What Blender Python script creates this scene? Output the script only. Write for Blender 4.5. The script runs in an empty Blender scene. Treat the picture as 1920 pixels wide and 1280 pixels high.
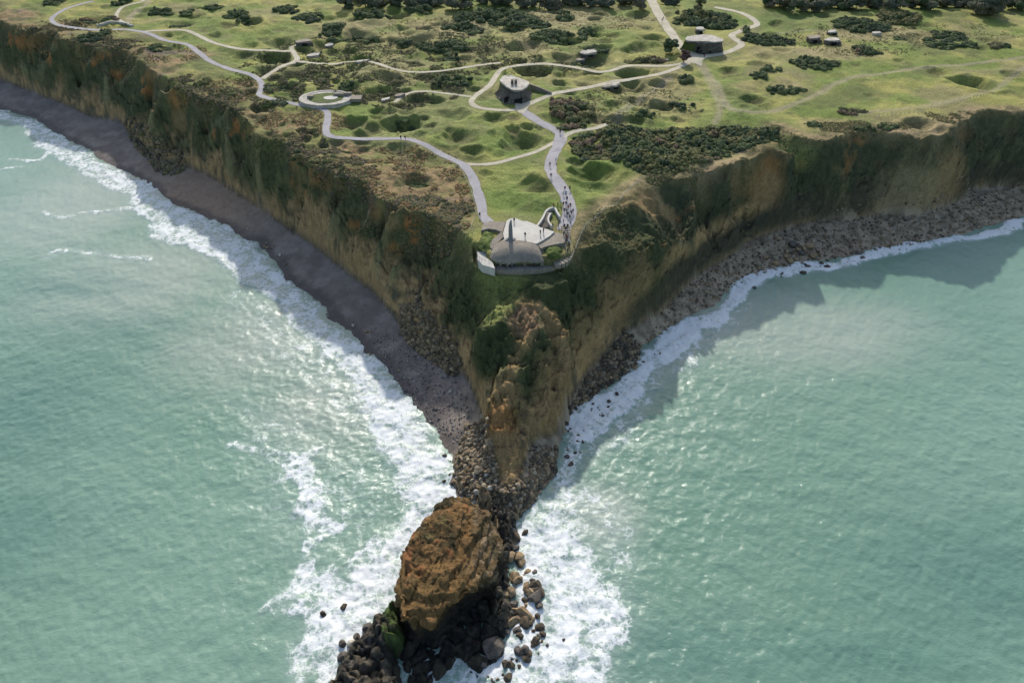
import bpy, bmesh, math, random
import numpy as np
from mathutils import Vector, Matrix

# ------------------------------------------------------------------ camera, light, exposure
SC = bpy.context.scene
COL = SC.collection
CAM_H, PITCH, FPX = 133.0, math.radians(40.0), 1280.0
cam_d = bpy.data.cameras.new("camera")
cam = bpy.data.objects.new("camera", cam_d)
COL.objects.link(cam)
cam.location = (0, 0, CAM_H)
cam.rotation_euler = (math.pi / 2 - PITCH, 0, 0)
cam_d.sensor_width = 36.0
cam_d.lens = 24.0
cam_d.clip_start = 1.0
cam_d.clip_end = 20000.0
SC.camera = cam

SUN_EL, SUN_AZ = math.radians(30.0), math.radians(-2.5)      # azimuth measured from +Y towards +X
sun_dir = Vector((math.sin(SUN_AZ) * math.cos(SUN_EL), math.cos(SUN_AZ) * math.cos(SUN_EL), math.sin(SUN_EL)))
w = bpy.data.worlds.new("World")
SC.world = w
w.use_nodes = True
nt = w.node_tree
bg = nt.nodes["Background"]
sky = nt.nodes.new("ShaderNodeTexSky")
sky.sky_type = 'NISHITA'
sky.sun_disc = False
sky.sun_elevation = SUN_EL
sky.sun_rotation = SUN_AZ
sky.air_density = 1.2
sky.dust_density = 2.0
nt.links.new(sky.outputs[0], bg.inputs[0])
bg.inputs[1].default_value = 0.15
sl = bpy.data.lights.new("sun", 'SUN')
sl.energy = 3.7
sl.angle = math.radians(1.0)
sl.color = (1.0, 0.94, 0.86)
so = bpy.data.objects.new("sun", sl)
COL.objects.link(so)
so.rotation_euler = sun_dir.to_track_quat('Z', 'Y').to_euler()
SC.view_settings.view_transform = 'Standard'
SC.view_settings.look = 'None'
SC.view_settings.gamma = 1.0
SC.view_settings.exposure = 0.5
SC.cycles.max_bounces = 5
SC.cycles.diffuse_bounces = 3
SC.cycles.glossy_bounces = 2

# ------------------------------------------------------------------ helpers: projection, noise, polygons
def P(px, py, z=30.0):
    dx = (px - 960.0) / FPX
    dy = -(py - 640.0) / FPX
    vx = dx
    vy = math.cos(PITCH) + dy * math.sin(PITCH)
    vz = -math.sin(PITCH) + dy * math.cos(PITCH)
    t = (z - CAM_H) / vz
    return (vx * t, vy * t, z)

def PL(pts, z=30.0):
    return np.array([P(p[0], p[1], p[2] if len(p) > 2 else z) for p in pts])

def mpp(py, z=30.0):                                   # metres per photo pixel across, at that row
    x, y, _ = P(961, py, z)
    return x

rs = np.random.RandomState(7)
T2 = rs.rand(256, 256)
T3 = rs.rand(64, 64, 64)

def vn2(x, y):
    xi = np.floor(x).astype(int); yi = np.floor(y).astype(int)
    fx = x - xi; fy = y - yi
    fx = fx * fx * (3 - 2 * fx); fy = fy * fy * (3 - 2 * fy)
    a = T2[xi & 255, yi & 255]; b = T2[(xi + 1) & 255, yi & 255]
    c = T2[xi & 255, (yi + 1) & 255]; d = T2[(xi + 1) & 255, (yi + 1) & 255]
    return (a * (1 - fx) + b * fx) * (1 - fy) + (c * (1 - fx) + d * fx) * fy

def vn3(x, y, z):
    xi = np.floor(x).astype(int); yi = np.floor(y).astype(int); zi = np.floor(z).astype(int)
    fx = x - xi; fy = y - yi; fz = z - zi
    fx = fx * fx * (3 - 2 * fx); fy = fy * fy * (3 - 2 * fy); fz = fz * fz * (3 - 2 * fz)
    def g(i, j, k): return T3[(xi + i) & 63, (yi + j) & 63, (zi + k) & 63]
    a = (g(0,0,0) * (1 - fx) + g(1,0,0) * fx) * (1 - fy) + (g(0,1,0) * (1 - fx) + g(1,1,0) * fx) * fy
    b = (g(0,0,1) * (1 - fx) + g(1,0,1) * fx) * (1 - fy) + (g(0,1,1) * (1 - fx) + g(1,1,1) * fx) * fy
    return a * (1 - fz) + b * fz

def fbm2(x, y, s, o=4, seed=0.0, g=0.5):
    v = 0; a = 1; t = 0; x = x / s + seed * 17.3 + 100; y = y / s + seed * 9.1 + 100
    for i in range(o):
        v = v + a * vn2(x, y); t += a; a *= g
        x, y = x * 1.76 + y * 0.99 + 3.1, y * 1.76 - x * 0.99 + 7.7
    return (v / t - 0.5) * 2                             # about -1..1

def fbm3(x, y, z, s, o=4, seed=0.0, zs=1.0):
    v = 0; a = 1; t = 0; x = x / s + seed * 7.3; y = y / s + seed * 5.1; z = z / (s * zs) + seed
    for i in range(o):
        v = v + a * vn3(x, y, z); t += a; a *= 0.5
        x, y, z = x * 1.7 + y * 0.95 + 3.1, y * 1.7 - x * 0.95 + 7.7, z * 2.0 + 1.3
    return (v / t - 0.5) * 2

def ridge2(x, y, s, o=3, seed=0.0):
    v = 0; a = 1; t = 0; x = x / s + seed * 13.7 + 50; y = y / s + seed * 5.9 + 50
    for i in range(o):
        n = 1 - np.abs(vn2(x, y) * 2 - 1)
        v = v + a * n; t += a; a *= 0.5
        x, y = x * 1.7 + y * 1.0 + 3.1, y * 1.7 - x * 1.0 + 7.7
    return v / t

def worley3(x, y, z, s, seed=0):
    """blocky cells: value of the nearest cell and the gap to the next one"""
    x = x / s + seed * 3.7; y = y / s + seed * 1.9; z = z / s + seed * 2.3
    xi = np.floor(x).astype(int); yi = np.floor(y).astype(int); zi = np.floor(z).astype(int)
    f1 = np.full(x.shape, 9.0); f2 = np.full(x.shape, 9.0); v = np.zeros(x.shape)
    for i in (-1, 0, 1):
        for j in (-1, 0, 1):
            for k in (-1, 0, 1):
                a, b_, c_ = (xi + i) & 63, (yi + j) & 63, (zi + k) & 63
                px = xi + i + T3[a, b_, c_]; py = yi + j + T3[b_, c_, a]; pz = zi + k + T3[c_, a, b_]
                d = (x - px) ** 2 + (y - py) ** 2 + (z - pz) ** 2
                n_ = d < f1
                f2 = np.where(n_, f1, np.minimum(f2, d)); v = np.where(n_, T3[(a + 17) & 63, b_, (c_ + 5) & 63], v); f1 = np.where(n_, d, f1)
    return v, np.sqrt(f2) - np.sqrt(f1)

def sst(a, b, x):
    t = np.clip((x - a) / (b - a), 0, 1)
    return t * t * (3 - 2 * t)

def seg_dist(X, Y, pts, closed=False):
    d2 = np.full(X.shape, 1e18)
    n = len(pts)
    for i in range(n if closed else n - 1):
        x0, y0 = pts[i][:2]; x1, y1 = pts[(i + 1) % n][:2]
        vx, vy = x1 - x0, y1 - y0
        L = vx * vx + vy * vy + 1e-9
        t = np.clip(((X - x0) * vx + (Y - y0) * vy) / L, 0, 1)
        d2 = np.minimum(d2, (X - x0 - t * vx) ** 2 + (Y - y0 - t * vy) ** 2)
    return np.sqrt(d2)

def inside(X, Y, pts):
    r = np.zeros(X.shape, bool)
    n = len(pts)
    for i in range(n):
        x0, y0 = pts[i][:2]; x1, y1 = pts[(i + 1) % n][:2]
        if y0 == y1: continue
        c = ((y0 > Y) != (y1 > Y)) & (X < (x1 - x0) * (Y - y0) / (y1 - y0) + x0)
        r ^= c
    return r

def signed(X, Y, pts):
    d = seg_dist(X, Y, pts, True)
    return np.where(inside(X, Y, pts), d, -d)

def smooth_line(pts, step=1.0):
    pts = np.asarray(pts, float); out = []
    n = len(pts)
    for i in range(n - 1):
        p0 = pts[max(i - 1, 0)]; p1 = pts[i]; p2 = pts[i + 1]; p3 = pts[min(i + 2, n - 1)]
        k = max(2, int(np.linalg.norm(p2 - p1) / step))
        for j in range(k):
            t = j / k
            out.append(0.5 * ((2 * p1) + (-p0 + p2) * t + (2 * p0 - 5 * p1 + 4 * p2 - p3) * t * t + (-p0 + 3 * p1 - 3 * p2 + p3) * t ** 3))
    out.append(pts[-1])
    return np.array(out)

# ------------------------------------------------------------------ traced lines of the headland
BROW_L = [(-260,-10),(-120,18),(0,40),(50,55),(92,52),(120,75),(150,82),(185,90),(225,90),(260,107),(282,130),(325,155),
          (355,175),(390,185),(435,200),(469,236),(487,259),(525,262),(547,285),(588,306),(631,326),(665,334),(689,345),
          (700,367),(729,382),(781,396),(809,407),(841,422),(864,435),(884,448)]
BROW_M = [(897,466),(930,480),(1012,484),(1046,480),(1072,476)]
BROW_R = [(1084,445),(1096,425),(1118,402),(1140,388),(1175,365),(1200,344),(1226,334),(1279,331),(1324,324),(1361,309),(1418,293),(1424,284),(1408,277),
          (1425,262),(1462,240),(1519,260),(1575,256),(1590,243),(1650,247),(1699,252),(1732,258),(1762,254),(1792,237),
          (1819,219),(1830,209),(1875,205),(1920,207),(2060,190),(2250,160)]
FOOT_L = [(-260,96),(-120,120),(0,150),(62,175),(115,195),(175,222),(225,229),(252,262),(300,300),(352,315),(390,330),(435,360),(484,390),(525,420),
          (585,461),(637,502),(675,532),(700,550),(728,584),(753,612),(781,637),(816,672),(850,692),(875,712),(888,744),
          (900,775),(905,810),(912,850),(928,890),(940,918)]
FOOT_R = [(958,930),(976,915),(984,880),(992,845),(1008,826),(1040,818),(1050,795),(1060,765),(1087,724),(1106,697),(1137,666),(1169,625),
          (1237,590),(1275,552),(1309,519),(1369,482),(1400,458),(1462,434),(1519,419),(1556,412),(1612,411),(1650,401),
          (1725,402),(1762,391),(1800,378),(1819,356),(1875,350),(1920,354),(2060,330),(2250,290)]
WATER_L = [(-260,140),(-120,170),(0,205),(60,220),(100,247),(137,268),(165,280),(187,300),(240,325),(292,352),(304,375),(345,390),(390,409),
           (427,424),(450,446),(487,457),(506,484),(525,499),(536,525),(577,547),(600,570),(619,596),(656,626),(690,662),
           (722,692),(760,738),(787,775),(820,812),(846,848),(852,872),(846,905),(860,930)]
WATER_R = [(905,962),(940,985),(972,968),(990,945),(1012,925),(1030,900),(1046,865),(1046,835),(1056,805),(1064,768),(1090,752),(1130,725),
           (1170,702),(1198,684),(1203,650),(1240,627),(1290,592),(1340,572),(1365,545),(1400,521),(1450,506),(1510,491),(1570,484),
           (1640,466),(1700,459),(1760,449),(1820,434),(1870,419),(1920,405),(2060,375),(2250,330)]
FAR = [(1400, 900), (1400, 2600), (-1400, 2600), (-1400, 900)]
def ring(line_px, z):
    a = PL(line_px, z)[:, :2]
    return np.vstack([a, np.array(FAR, float)])
brow3 = PL(BROW_L + BROW_M + BROW_R, 30.0)
poly_brow = ring(BROW_L + BROW_M + BROW_R, 30.0)
poly_foot = ring(FOOT_L + FOOT_R, 3.0)
poly_land = ring(WATER_L + WATER_R, 0.0)

def prof(x, y):                                         # steep foot along the coast, even slope down the point
    k = np.clip((np.hypot(x, (y - 120) * .85) - 30) / 30, 0, 1)
    return 1.0 + (0.76 - 1.0) * k
def inv(z, x=0.0, y=0.0):                               # undo the steep-foot profile for heights given on the cliff
    return 3 + 27 * max(0.0, (z - 3) / 27) ** (1 / float(prof(x, y)))
LINES = [   # ridge, hollow and ledge lines of the headland (px, py, z)
    [(893,490,27.4),(910,504,27.6),(940,509,27.6),(975,510,27.6),(1040,504,27.6),(1068,492,28)],
    [(893,470,28.6),(925,480,28.2),(975,494,27.9),(1020,496,28)],
    [(965,566,24.2),(990,563,24.3),(1012,570,23.2),(1037,600,21),(1053,631,18.5),(1056,670,15.5),(1045,720,12),(1040,760,9)],
    [(965,566,24.5),(940,580,23.8),(925,600,22.8),(912,612,21.8),(903,640,18.5)],
    [(985,575,23.5),(994,603,22),(990,625,21),(981,650,19.8),(968,678,18.2),(955,700,16.8),(943,730,15.2),(936,762,13.4),(933,800,11.2),(938,830,9.2),(946,860,7),(952,895,4.8)],
    [(994,550,23.8),(965,545,24),(945,550,22.5)],
    [(1005,535,26.2),(1015,545,25.6),(1040,530,26.5),(1065,522,26.8)],
    [(955,530,25.3),(972,518,26.4),(1000,520,26.6)],
    [(1000,650,18.6),(1004,690,16),(998,735,13),(988,780,10.2),(980,830,7.4)],
    [(1022,640,18.6),(1030,690,15.4),(1022,740,12.2),(1006,790,8.8)],
    [(950,625,21.3),(938,668,17.6),(922,715,12.6),(914,760,9.2)],
    [(1105,435,29),(1125,450,27.5),(1140,465,26),(1156,488,23),(1168,512,20)],
    [(1060,540,22),(1075,590,17),(1080,630,13)],
    [(1150,540,17.5),(1200,500,19),(1222,470,20)],
    [(1222,352,29),(1240,385,26),(1262,420,22),(1285,455,17),(1290,480,13)],
    [(1424,294,29),(1436,325,23.5),(1442,357,18),(1432,376,14),(1402,399,11),(1365,418,9)],
    [(1300,380,21),(1330,400,16),(1300,440,13)],
    [(1440,275,29.5),(1455,290,28),(1477,301,26.5),(1490,290,28)],
    [(1470,345,15),(1485,380,9)],
    [(185,91,29.8),(170,112,24),(158,138,17),(152,160,10)], [(262,108,29.7),(250,128,24.5),(230,152,18),(215,175,11)],
    [(435,207,29.7),(405,232,23),(394,252,17),(398,275,10)], [(355,178,29.7),(345,215,21),(345,255,12)],
    [(547,287,29.7),(520,310,23),(510,345,15)], [(637,328,29.7),(620,362,23),(605,400,15)], [(702,368,29.8),(690,402,24),(672,432,19),(662,462,13)],
    [(790,399,29.8),(772,440,23),(768,480,17),(775,520,11)], [(866,437,29.8),(850,480,24),(838,530,18),(835,590,12)],
    [(222,110,23),(205,140,15),(190,165,8)], [(300,160,22),(290,205,13)], [(395,215,21),(375,245,12)], [(480,280,20),(460,320,11)], [(590,345,20),(570,385,11)],
    [(665,370,22),(640,420,12)], [(740,420,21),(725,480,11)], [(820,450,22),(805,510,14),(800,570,8)],
    [(1790,260,27),(1780,300,21),(1790,340,13)],
]

# ------------------------------------------------------------------ base height grid by relaxation between the lines
GX0, GX1, GY0, GY1 = -560, 560, 20, 620
gx = np.arange(GX0, GX1 + 1, 1.0); gy = np.arange(GY0, GY1 + 1, 1.0)
GXX, GYY = np.meshgrid(gx, gy)
in_brow = inside(GXX, GYY, poly_brow)
sd_land = signed(GXX, GYY, poly_land)
sd_brow = signed(GXX, GYY, poly_brow)
sd_foot = signed(GXX, GYY, poly_foot)
fixv = np.zeros(GXX.shape); fixn = np.zeros(GXX.shape)
def stamp(p3, zfun=lambda z, x, y: z, wide=0):
    for i in range(len(p3) - 1):
        a, b = np.array(p3[i], float), np.array(p3[i + 1], float)
        n = max(2, int(np.linalg.norm((b - a)[:2]) / 0.4))
        for j in range(n + 1):
            p = a + (b - a) * j / n
            ix = int(round(p[0] - GX0)); iy = int(round(p[1] - GY0))
            for ox in range(-wide, wide + 1):
                for oy in range(-wide, wide + 1):
                    if 0 <= ix + ox < len(gx) and 0 <= iy + oy < len(gy) and ox * ox + oy * oy <= wide * wide + .5:
                        fixv[iy + oy, ix + ox] += zfun(p[2] - .45 * math.hypot(ox, oy), p[0], p[1]); fixn[iy + oy, ix + ox] += 1
stamp(PL(FOOT_L + FOOT_R, 3.0)); stamp(PL(WATER_L + WATER_R, 0.0))
for L in LINES:
    stamp(PL(L), inv, 3 if L[0] == (985,575,23.5) else (2 if L[0][:2] == (965,566) else (1 if 900 < L[0][0] < 1060 and L[0][1] > 510 else 0)))
m = fixn > 0
fixv[m] /= fixn[m]
fixm = m | in_brow
fixv[in_brow] = 30.0
sea = sd_land < -1.0
fixv[sea] = np.maximum(-8, sd_land[sea] * 0.25)
fixm |= sea
def relax(f, fm, z, it):
    for k in range(it):
        zp = np.pad(z, 1, mode='edge')
        zn = 0.25 * (zp[:-2, 1:-1] + zp[2:, 1:-1] + zp[1:-1, :-2] + zp[1:-1, 2:])
        z = np.where(fm, f, zn)
    return z
z = None
for st, it in ((8, 400), (4, 200), (2, 120), (1, 70)):
    H_, W_ = (len(gy) + st - 1) // st, (len(gx) + st - 1) // st
    a = np.zeros((H_ * st, W_ * st)); b = np.zeros((H_ * st, W_ * st))
    a[:len(gy), :len(gx)] = fixv * fixm; b[:len(gy), :len(gx)] = fixm
    a = a.reshape(H_, st, W_, st).sum((1, 3)); b = b.reshape(H_, st, W_, st).sum((1, 3))
    fm = b > 0; f = np.where(fm, a / np.maximum(b, 1), 0)
    z = np.where(fm, f, 15.0) if z is None else np.where(fm, f, np.repeat(np.repeat(z, 2, 0), 2, 1)[:H_, :W_])
    z = relax(f, fm, z, it)
base = z[:len(gy), :len(gx)]
sn = np.clip((base - 3) / 27, 0, 1)
base = np.where(base > 3, 3 + 27 * sn ** prof(GXX, GYY), base)

# ------------------------------------------------------------------ paths (photo line, width in metres, kind)
PATHS = [
    ('grey', 2.5, [(175,3),(130,15),(105,28),(97,38),(110,47),(150,54),(190,57),(235,56),(275,62),(310,75),(350,83),(372,98),(395,115),(430,130),(470,140),(488,152),(490,165),(487,178),(520,188),(560,196),(600,203),(613,210),(614,225),(611,243),(618,254),(650,258),(750,260),(790,270),(830,290),(868,308)]),
    ('grey', 3.0, [(868,308),(885,330),(896,360),(903,385),(906,405),(918,418)]),
    ('cream', 1.9, [(868,308),(920,307),(970,295),(1010,282),(1044,262)]),
    ('grey', 4.0, [(1056,432),(1064,415),(1068,395),(1062,370),(1048,345),(1034,325),(1033,303),(1042,280),(1054,258),(1045,245),(1010,228),(985,212),(974,203)]),
    ('cream', 2.7, [(974,203),(984,199),(1000,192),(1020,184),(1040,176),(1065,171),(1090,166),(1130,157),(1160,151),(1230,140),(1270,127),(1302,112)]),
    ('cream', 2.4, [(974,206),(940,207),(900,203),(884,193),(893,178),(918,160),(930,142),(940,130),(965,123),(1010,119),(1060,122),(1130,134),(1180,123),(1250,123),(1292,116)]),
    ('cream', 5.0, [(1215,-18),(1222,0),(1228,14),(1242,38),(1262,66),(1280,90),(1306,108)]),
    ('cream', 3.4, [(1306,108),(1350,101),(1380,91),(1390,82),(1372,68),(1392,57),(1419,46),(1412,36),(1395,27),(1372,20),(1340,14)]),
    ('cream', 2.4, [(268,60),(300,57),(340,56),(365,63),(400,80),(450,91),(520,95),(548,94)]),
    ('cream', 2.6, [(548,94),(553,102),(556,112),(530,124),(505,138),(492,147)]),
    ('cream', 2.0, [(556,114),(620,121),(660,115),(700,118),(740,131),(780,135),(850,130),(900,122),(938,117)]),
    ('cream', 2.0, [(276,-4),(262,4),(232,12),(221,22),(219,34),(232,42)]),
    ('cream', 1.8, [(740,192),(765,174),(800,171),(840,176),(884,181)]),
    ('cream', 2.0, [(548,94),(546,88),(552,84),(566,86)]),
    ('cream', 2.2, [(1050,264),(1062,252),(1085,244),(1115,240),(1140,232)]),
]
TRACKS = [(2.8, .8, [(1255,142),(1225,165),(1190,190),(1160,215),(1138,238)]),
          (1.8, .8, [(1305,115),(1325,140),(1340,175),(1350,205),(1340,232)]),
          (1.8, .9, [(1318,118),(1345,160),(1362,200),(1385,214),(1425,212),(1470,202),(1520,182),(1570,155),(1625,140),(1760,124),(1930,108)]),
          (2.0, .7, [(1600,215),(1700,205),(1800,185),(1870,165),(1900,140),(1935,120)]),
          (2.5, .9, [(280,0),(262,14),(245,28),(240,44)]),
          (1.2, .8, [(1450,60),(1480,56),(1540,58)])]
path_lines = [smooth_line(PL(p, 30.0)[:, :2], 1.5) for _, _, p in PATHS]
pd = np.full(GXX.shape, 1e9)
for (k, wd, p), L in zip(PATHS, path_lines):
    cs = L[::3] if (len(L) - 1) % 3 == 0 else np.vstack([L[::3], L[-1:]])
    pd = np.minimum(pd, seg_dist(GXX, GYY, cs) - wd / 2)
pd = np.clip(pd, -6, 60)
tracks = [(wd, s, smooth_line(PL(p, 30.0)[:, :2], 3.0)) for wd, s, p in TRACKS]

def samp(G, x, y):
    fx = np.clip((x - GX0), 0, len(gx) - 1.001); fy = np.clip((y - GY0), 0, len(gy) - 1.001)
    ix = fx.astype(int); iy = fy.astype(int); ax = fx - ix; ay = fy - iy
    return (G[iy, ix] * (1 - ax) + G[iy, ix + 1] * ax) * (1 - ay) + (G[iy + 1, ix] * (1 - ax) + G[iy + 1, ix + 1] * ax) * ay

# craters: px, py, half width px, depth factor, bottom cover (0 grass, 1 brown scrub, 2 dark green)
CRAT = [(515,107,38,1,1),(542,137,18,1,2),(655,92,22,.9,1),(732,96,22,.7,2),(670,127,24,1,2),(605,147,20,.8,1),(655,165,30,.7,1),
        (727,147,32,.7,1),(720,176,20,1,1),(777,185,30,1,1),(540,162,30,.8,1),(665,230,32,1,1),(705,208,20,.8,2),(757,230,46,1.3,2),
        (806,237,20,.8,1),(862,258,42,.7,1),(926,222,30,.9,2),(960,272,30,.8,2),(985,260,44,1,2),(830,108,22,.7,1),(695,45,26,.6,1),
        (522,54,18,.6,1),(495,70,22,.6,2),(995,130,36,1,1),(1075,137,22,.5,1),(1185,137,36,1.0,2),(1105,106,44,1.0,2),(1227,73,26,.7,2),
        (1212,52,20,.6,2),(1370,132,24,.7,1),(1412,190,26,.9,1),(1397,205,14,.5,1),(1425,122,26,.6,1),(1160,163,24,.9,1),(1275,222,18,.7,1),
        (1757,134,22,.6,1),(1827,155,40,.8,2),(1685,114,12,.6,1),(1605,120,16,.4,1),(1632,178,14,.3,1),(1695,191,16,.3,1),(1722,233,32,.9,1),
        (1455,42,16,.6,1),(785,337,34,.9,2),(747,278,34,.7,2),(676,277,18,.6,1),(1008,350,40,.9,2),(910,324,16,.5,0),(1108,320,48,.9,0),
        (1082,300,26,.9,2),(460,100,24,.6,1),(340,45,24,.6,1),(310,64,14,.6,1),(400,66,16,.5,1),(180,38,30,.6,1),
        (430,50,18,.5,1),(370,30,18,.5,1),(960,180,34,.25,0),(905,186,20,.3,0),(1045,145,20,.4,1),(1435,105,20,.4,0),(880,95,22,.5,1),
        (590,115,22,.6,1),(800,150,26,.5,1),(1110,283,40,.4,0),(1900,140,22,.6,1),(620,96,18,.5,1),(1020,225,26,.4,0),(850,215,30,.5,0)]
CW = []
_cr = np.random.RandomState(21)
for _i in range(230):                                   # the smaller, half-grown-over craters between the big ones
    _px, _py = _cr.uniform(470, 1260), _cr.uniform(18, 290)
    if _py > 235 and _px > 1060: continue
    if math.hypot(_px - 620, (_py - 188) * 2.6) < 85 or math.hypot(_px - 965, (_py - 180) * 2) < 62: continue
    if min(math.hypot(_px - c_[0], (_py - c_[1]) * 2.4) / (c_[2] + 14) for c_ in CRAT) < .62: continue
    CRAT.append((_px, _py, _cr.uniform(10, 28), _cr.uniform(.55, 1.1), int(_cr.choice([0, 1, 1, 2]))))
for _i in range(45):
    _px, _py = _cr.uniform(260, 1900), _cr.uniform(12, 100)
    CRAT.append((_px, _py, _cr.uniform(9, 22), _cr.uniform(.3, .6), int(_cr.choice([0, 1, 2]))))
for cx, cy, r, dp, cv in CRAT:
    c = P(cx, cy, 30.0); R = r * mpp(cy)
    CW.append((c[0], c[1], R * 1.0, R * .95, min(R * 0.5, 4.6) * dp, cv))

def crater_field(x, y):
    dz = np.zeros(x.shape)
    for cx, cy, rx, ry, d, cv in CW:
        q = (np.abs(x - cx) < rx * 2) & (np.abs(y - cy) < ry * 2)
        if not q.any(): continue
        r = np.sqrt(((x[q] - cx) / rx) ** 2 + ((y[q] - cy) / ry) ** 2)
        r = r * (1 + 0.34 * fbm2(x[q], y[q], max(rx * .9, 3), 3, 3.0))
        bowl = -d * np.where(r < 1, (1 - r ** 2) ** 1.25, 0)
        rim = 0.16 * d * np.exp(-((r - 1.12) / 0.2) ** 2)
        dz[q] = np.minimum(dz[q], bowl) + rim
    return dz

BUNK = P(975, 450, 30.0)
def Zt(x, y):
    """ground height anywhere"""
    x = np.asarray(x, float); y = np.asarray(y, float)
    b = samp(base, x, y); sb = samp(sd_brow, x, y); p = samp(pd, x, y); sl_ = samp(sd_land, x, y); sf = samp(sd_foot, x, y)
    plat = sst(0, 7, sb)
    free = sst(0.0, 5.0, p)
    nb = sst(13, 22, np.hypot(x - BUNK[0], (y - BUNK[1]) * 1.1))
    z_ = b + plat * (0.25 + 0.75 * free) * nb * (fbm2(x, y, 24, 3, 1) * 2.0 - 0.3) * (1 - .4 * sst(60, 120, x) * (1 - sst(330, 380, y)))
    z_ += plat * free * nb * (1 - .6 * sst(60, 120, x)) * (fbm2(x, y, 8, 3, 2) * 1.05 + fbm2(x, y, 2.2, 2, 8) * 0.2)
    z_ += crater_field(x, y) * (0.06 + 0.94 * sst(-0.3, 2.4, p)) * nb * sst(-1, 4, sb)
    # the cliff face: gullies, ledges, lumps
    s = np.clip((b - 3) / 27, 0, 1)
    mid = np.sin(np.pi * np.clip(s, 0, 1)) ** 0.7 * (sf > -1) * (sb < 1)
    tipm = 0.10 + 0.90 * sst(12, 40, np.hypot(x - 0, (y - 125) * 0.8))
    xs = x * 0.92 + y * 0.39 * np.sign(x); ys = -x * 0.39 * np.sign(x) + y * 0.92
    wxx = x + 5 * fbm2(x, y, 14, 2, 17); wyy = y + 5 * fbm2(x, y, 14, 2, 18)
    rib = ridge2(wxx, wyy, 21, 2, 4) ** 1.4 - 0.42
    z_ += mid * tipm * rib * 13.5
    z_ += mid * (.55 + .45 * tipm) * (ridge2(x, y, 4.6, 3, 5) - 0.55) * 3.2
    z_ += mid * fbm3(x, y, b * 1.0, 2.2, 3, 6) * 1.0
    cm = np.atleast_1d((mid > .15) & (b < 27)); 
    if cm.any():
        lowr = 1 - sst(.45, .8, s[cm]) * .75
        wv_, wg = worley3(x[cm] + .8 * fbm2(x[cm], y[cm], 3, 2, 19), y[cm], b[cm] * .95, 2.8, 1)
        wv2, wg2 = worley3(x[cm], y[cm], b[cm] * .9, 1.2, 2)
        z_[cm] += mid[cm] * lowr * ((wv_ - .5) * 2.0 - (1 - sst(0, .08, wg)) * .4 + (wv2 - .5) * .7)
    z_ += mid * fbm3(x, y, b, 0.9, 2, 9) * 0.55
    brow = np.exp(-((sb + 0.5) / 4.0) ** 2) * nb
    z_ += brow * (fbm2(x, y, 5, 3, 11) * 1.3 - 0.3) * sst(-0.5, 2.5, p)
    # ledges low on the rock
    low = sst(.02, .12, s) * (1 - sst(.45, .65, s)) * mid
    led = np.abs(((b + fbm2(x, y, 12, 2, 13) * 2.0) / 2.6) % 1 - .5) * 2
    z_ += low * (led - .5) * 1.0
    cap = 26.3 + 40 * sst(0, 3.2, np.maximum(np.abs(x - 2.4) - 11.5, np.abs(y - 155.2) - 3.4) + .0)
    z_ = np.minimum(z_, np.maximum(cap, np.where(y > 157.9, 99, -99)))
    cap = 26.3 + 40 * sst(0, 2.5, np.maximum(np.abs(x + 9.2) - 1.6, np.abs(y - 161) - 4.5))
    z_ = np.minimum(z_, cap)
    beach = (sf <= 0.5) & (sl_ > -3)
    z_ += beach * sst(0, 6, sl_) * (fbm2(x, y, 6, 3, 12) * 0.35 + fbm2(x, y, 1.3, 2, 14) * 0.12 + 0.1)
    right = sst(8, 30, x)
    z_ += beach * sst(-1, 3, sl_) * right * (ridge2(x, y, 2.4, 3, 15) - .45) * .5
    z_ += beach * sst(-2, 3, sl_) * np.exp(-(((x + 6) / 14) ** 2 + ((y - 101) / 13) ** 2)) * (ridge2(x, y, 2.6, 3, 16) - .35) * 2.2
    return z_

def hit(px, py):
    """where the sight line of a photo pixel meets the ground"""
    zz = np.arange(34, 0, -.25); q = np.array([P(px, py, z_) for z_ in zz])
    g = Zt(q[:, 0], q[:, 1]); k = np.argmax(g >= zz) if (g >= zz).any() else len(zz) - 1
    return q[k, 0], q[k, 1], float(g[k])
def zat(x, y): return float(Zt(np.array([x]), np.array([y]))[0])

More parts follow.
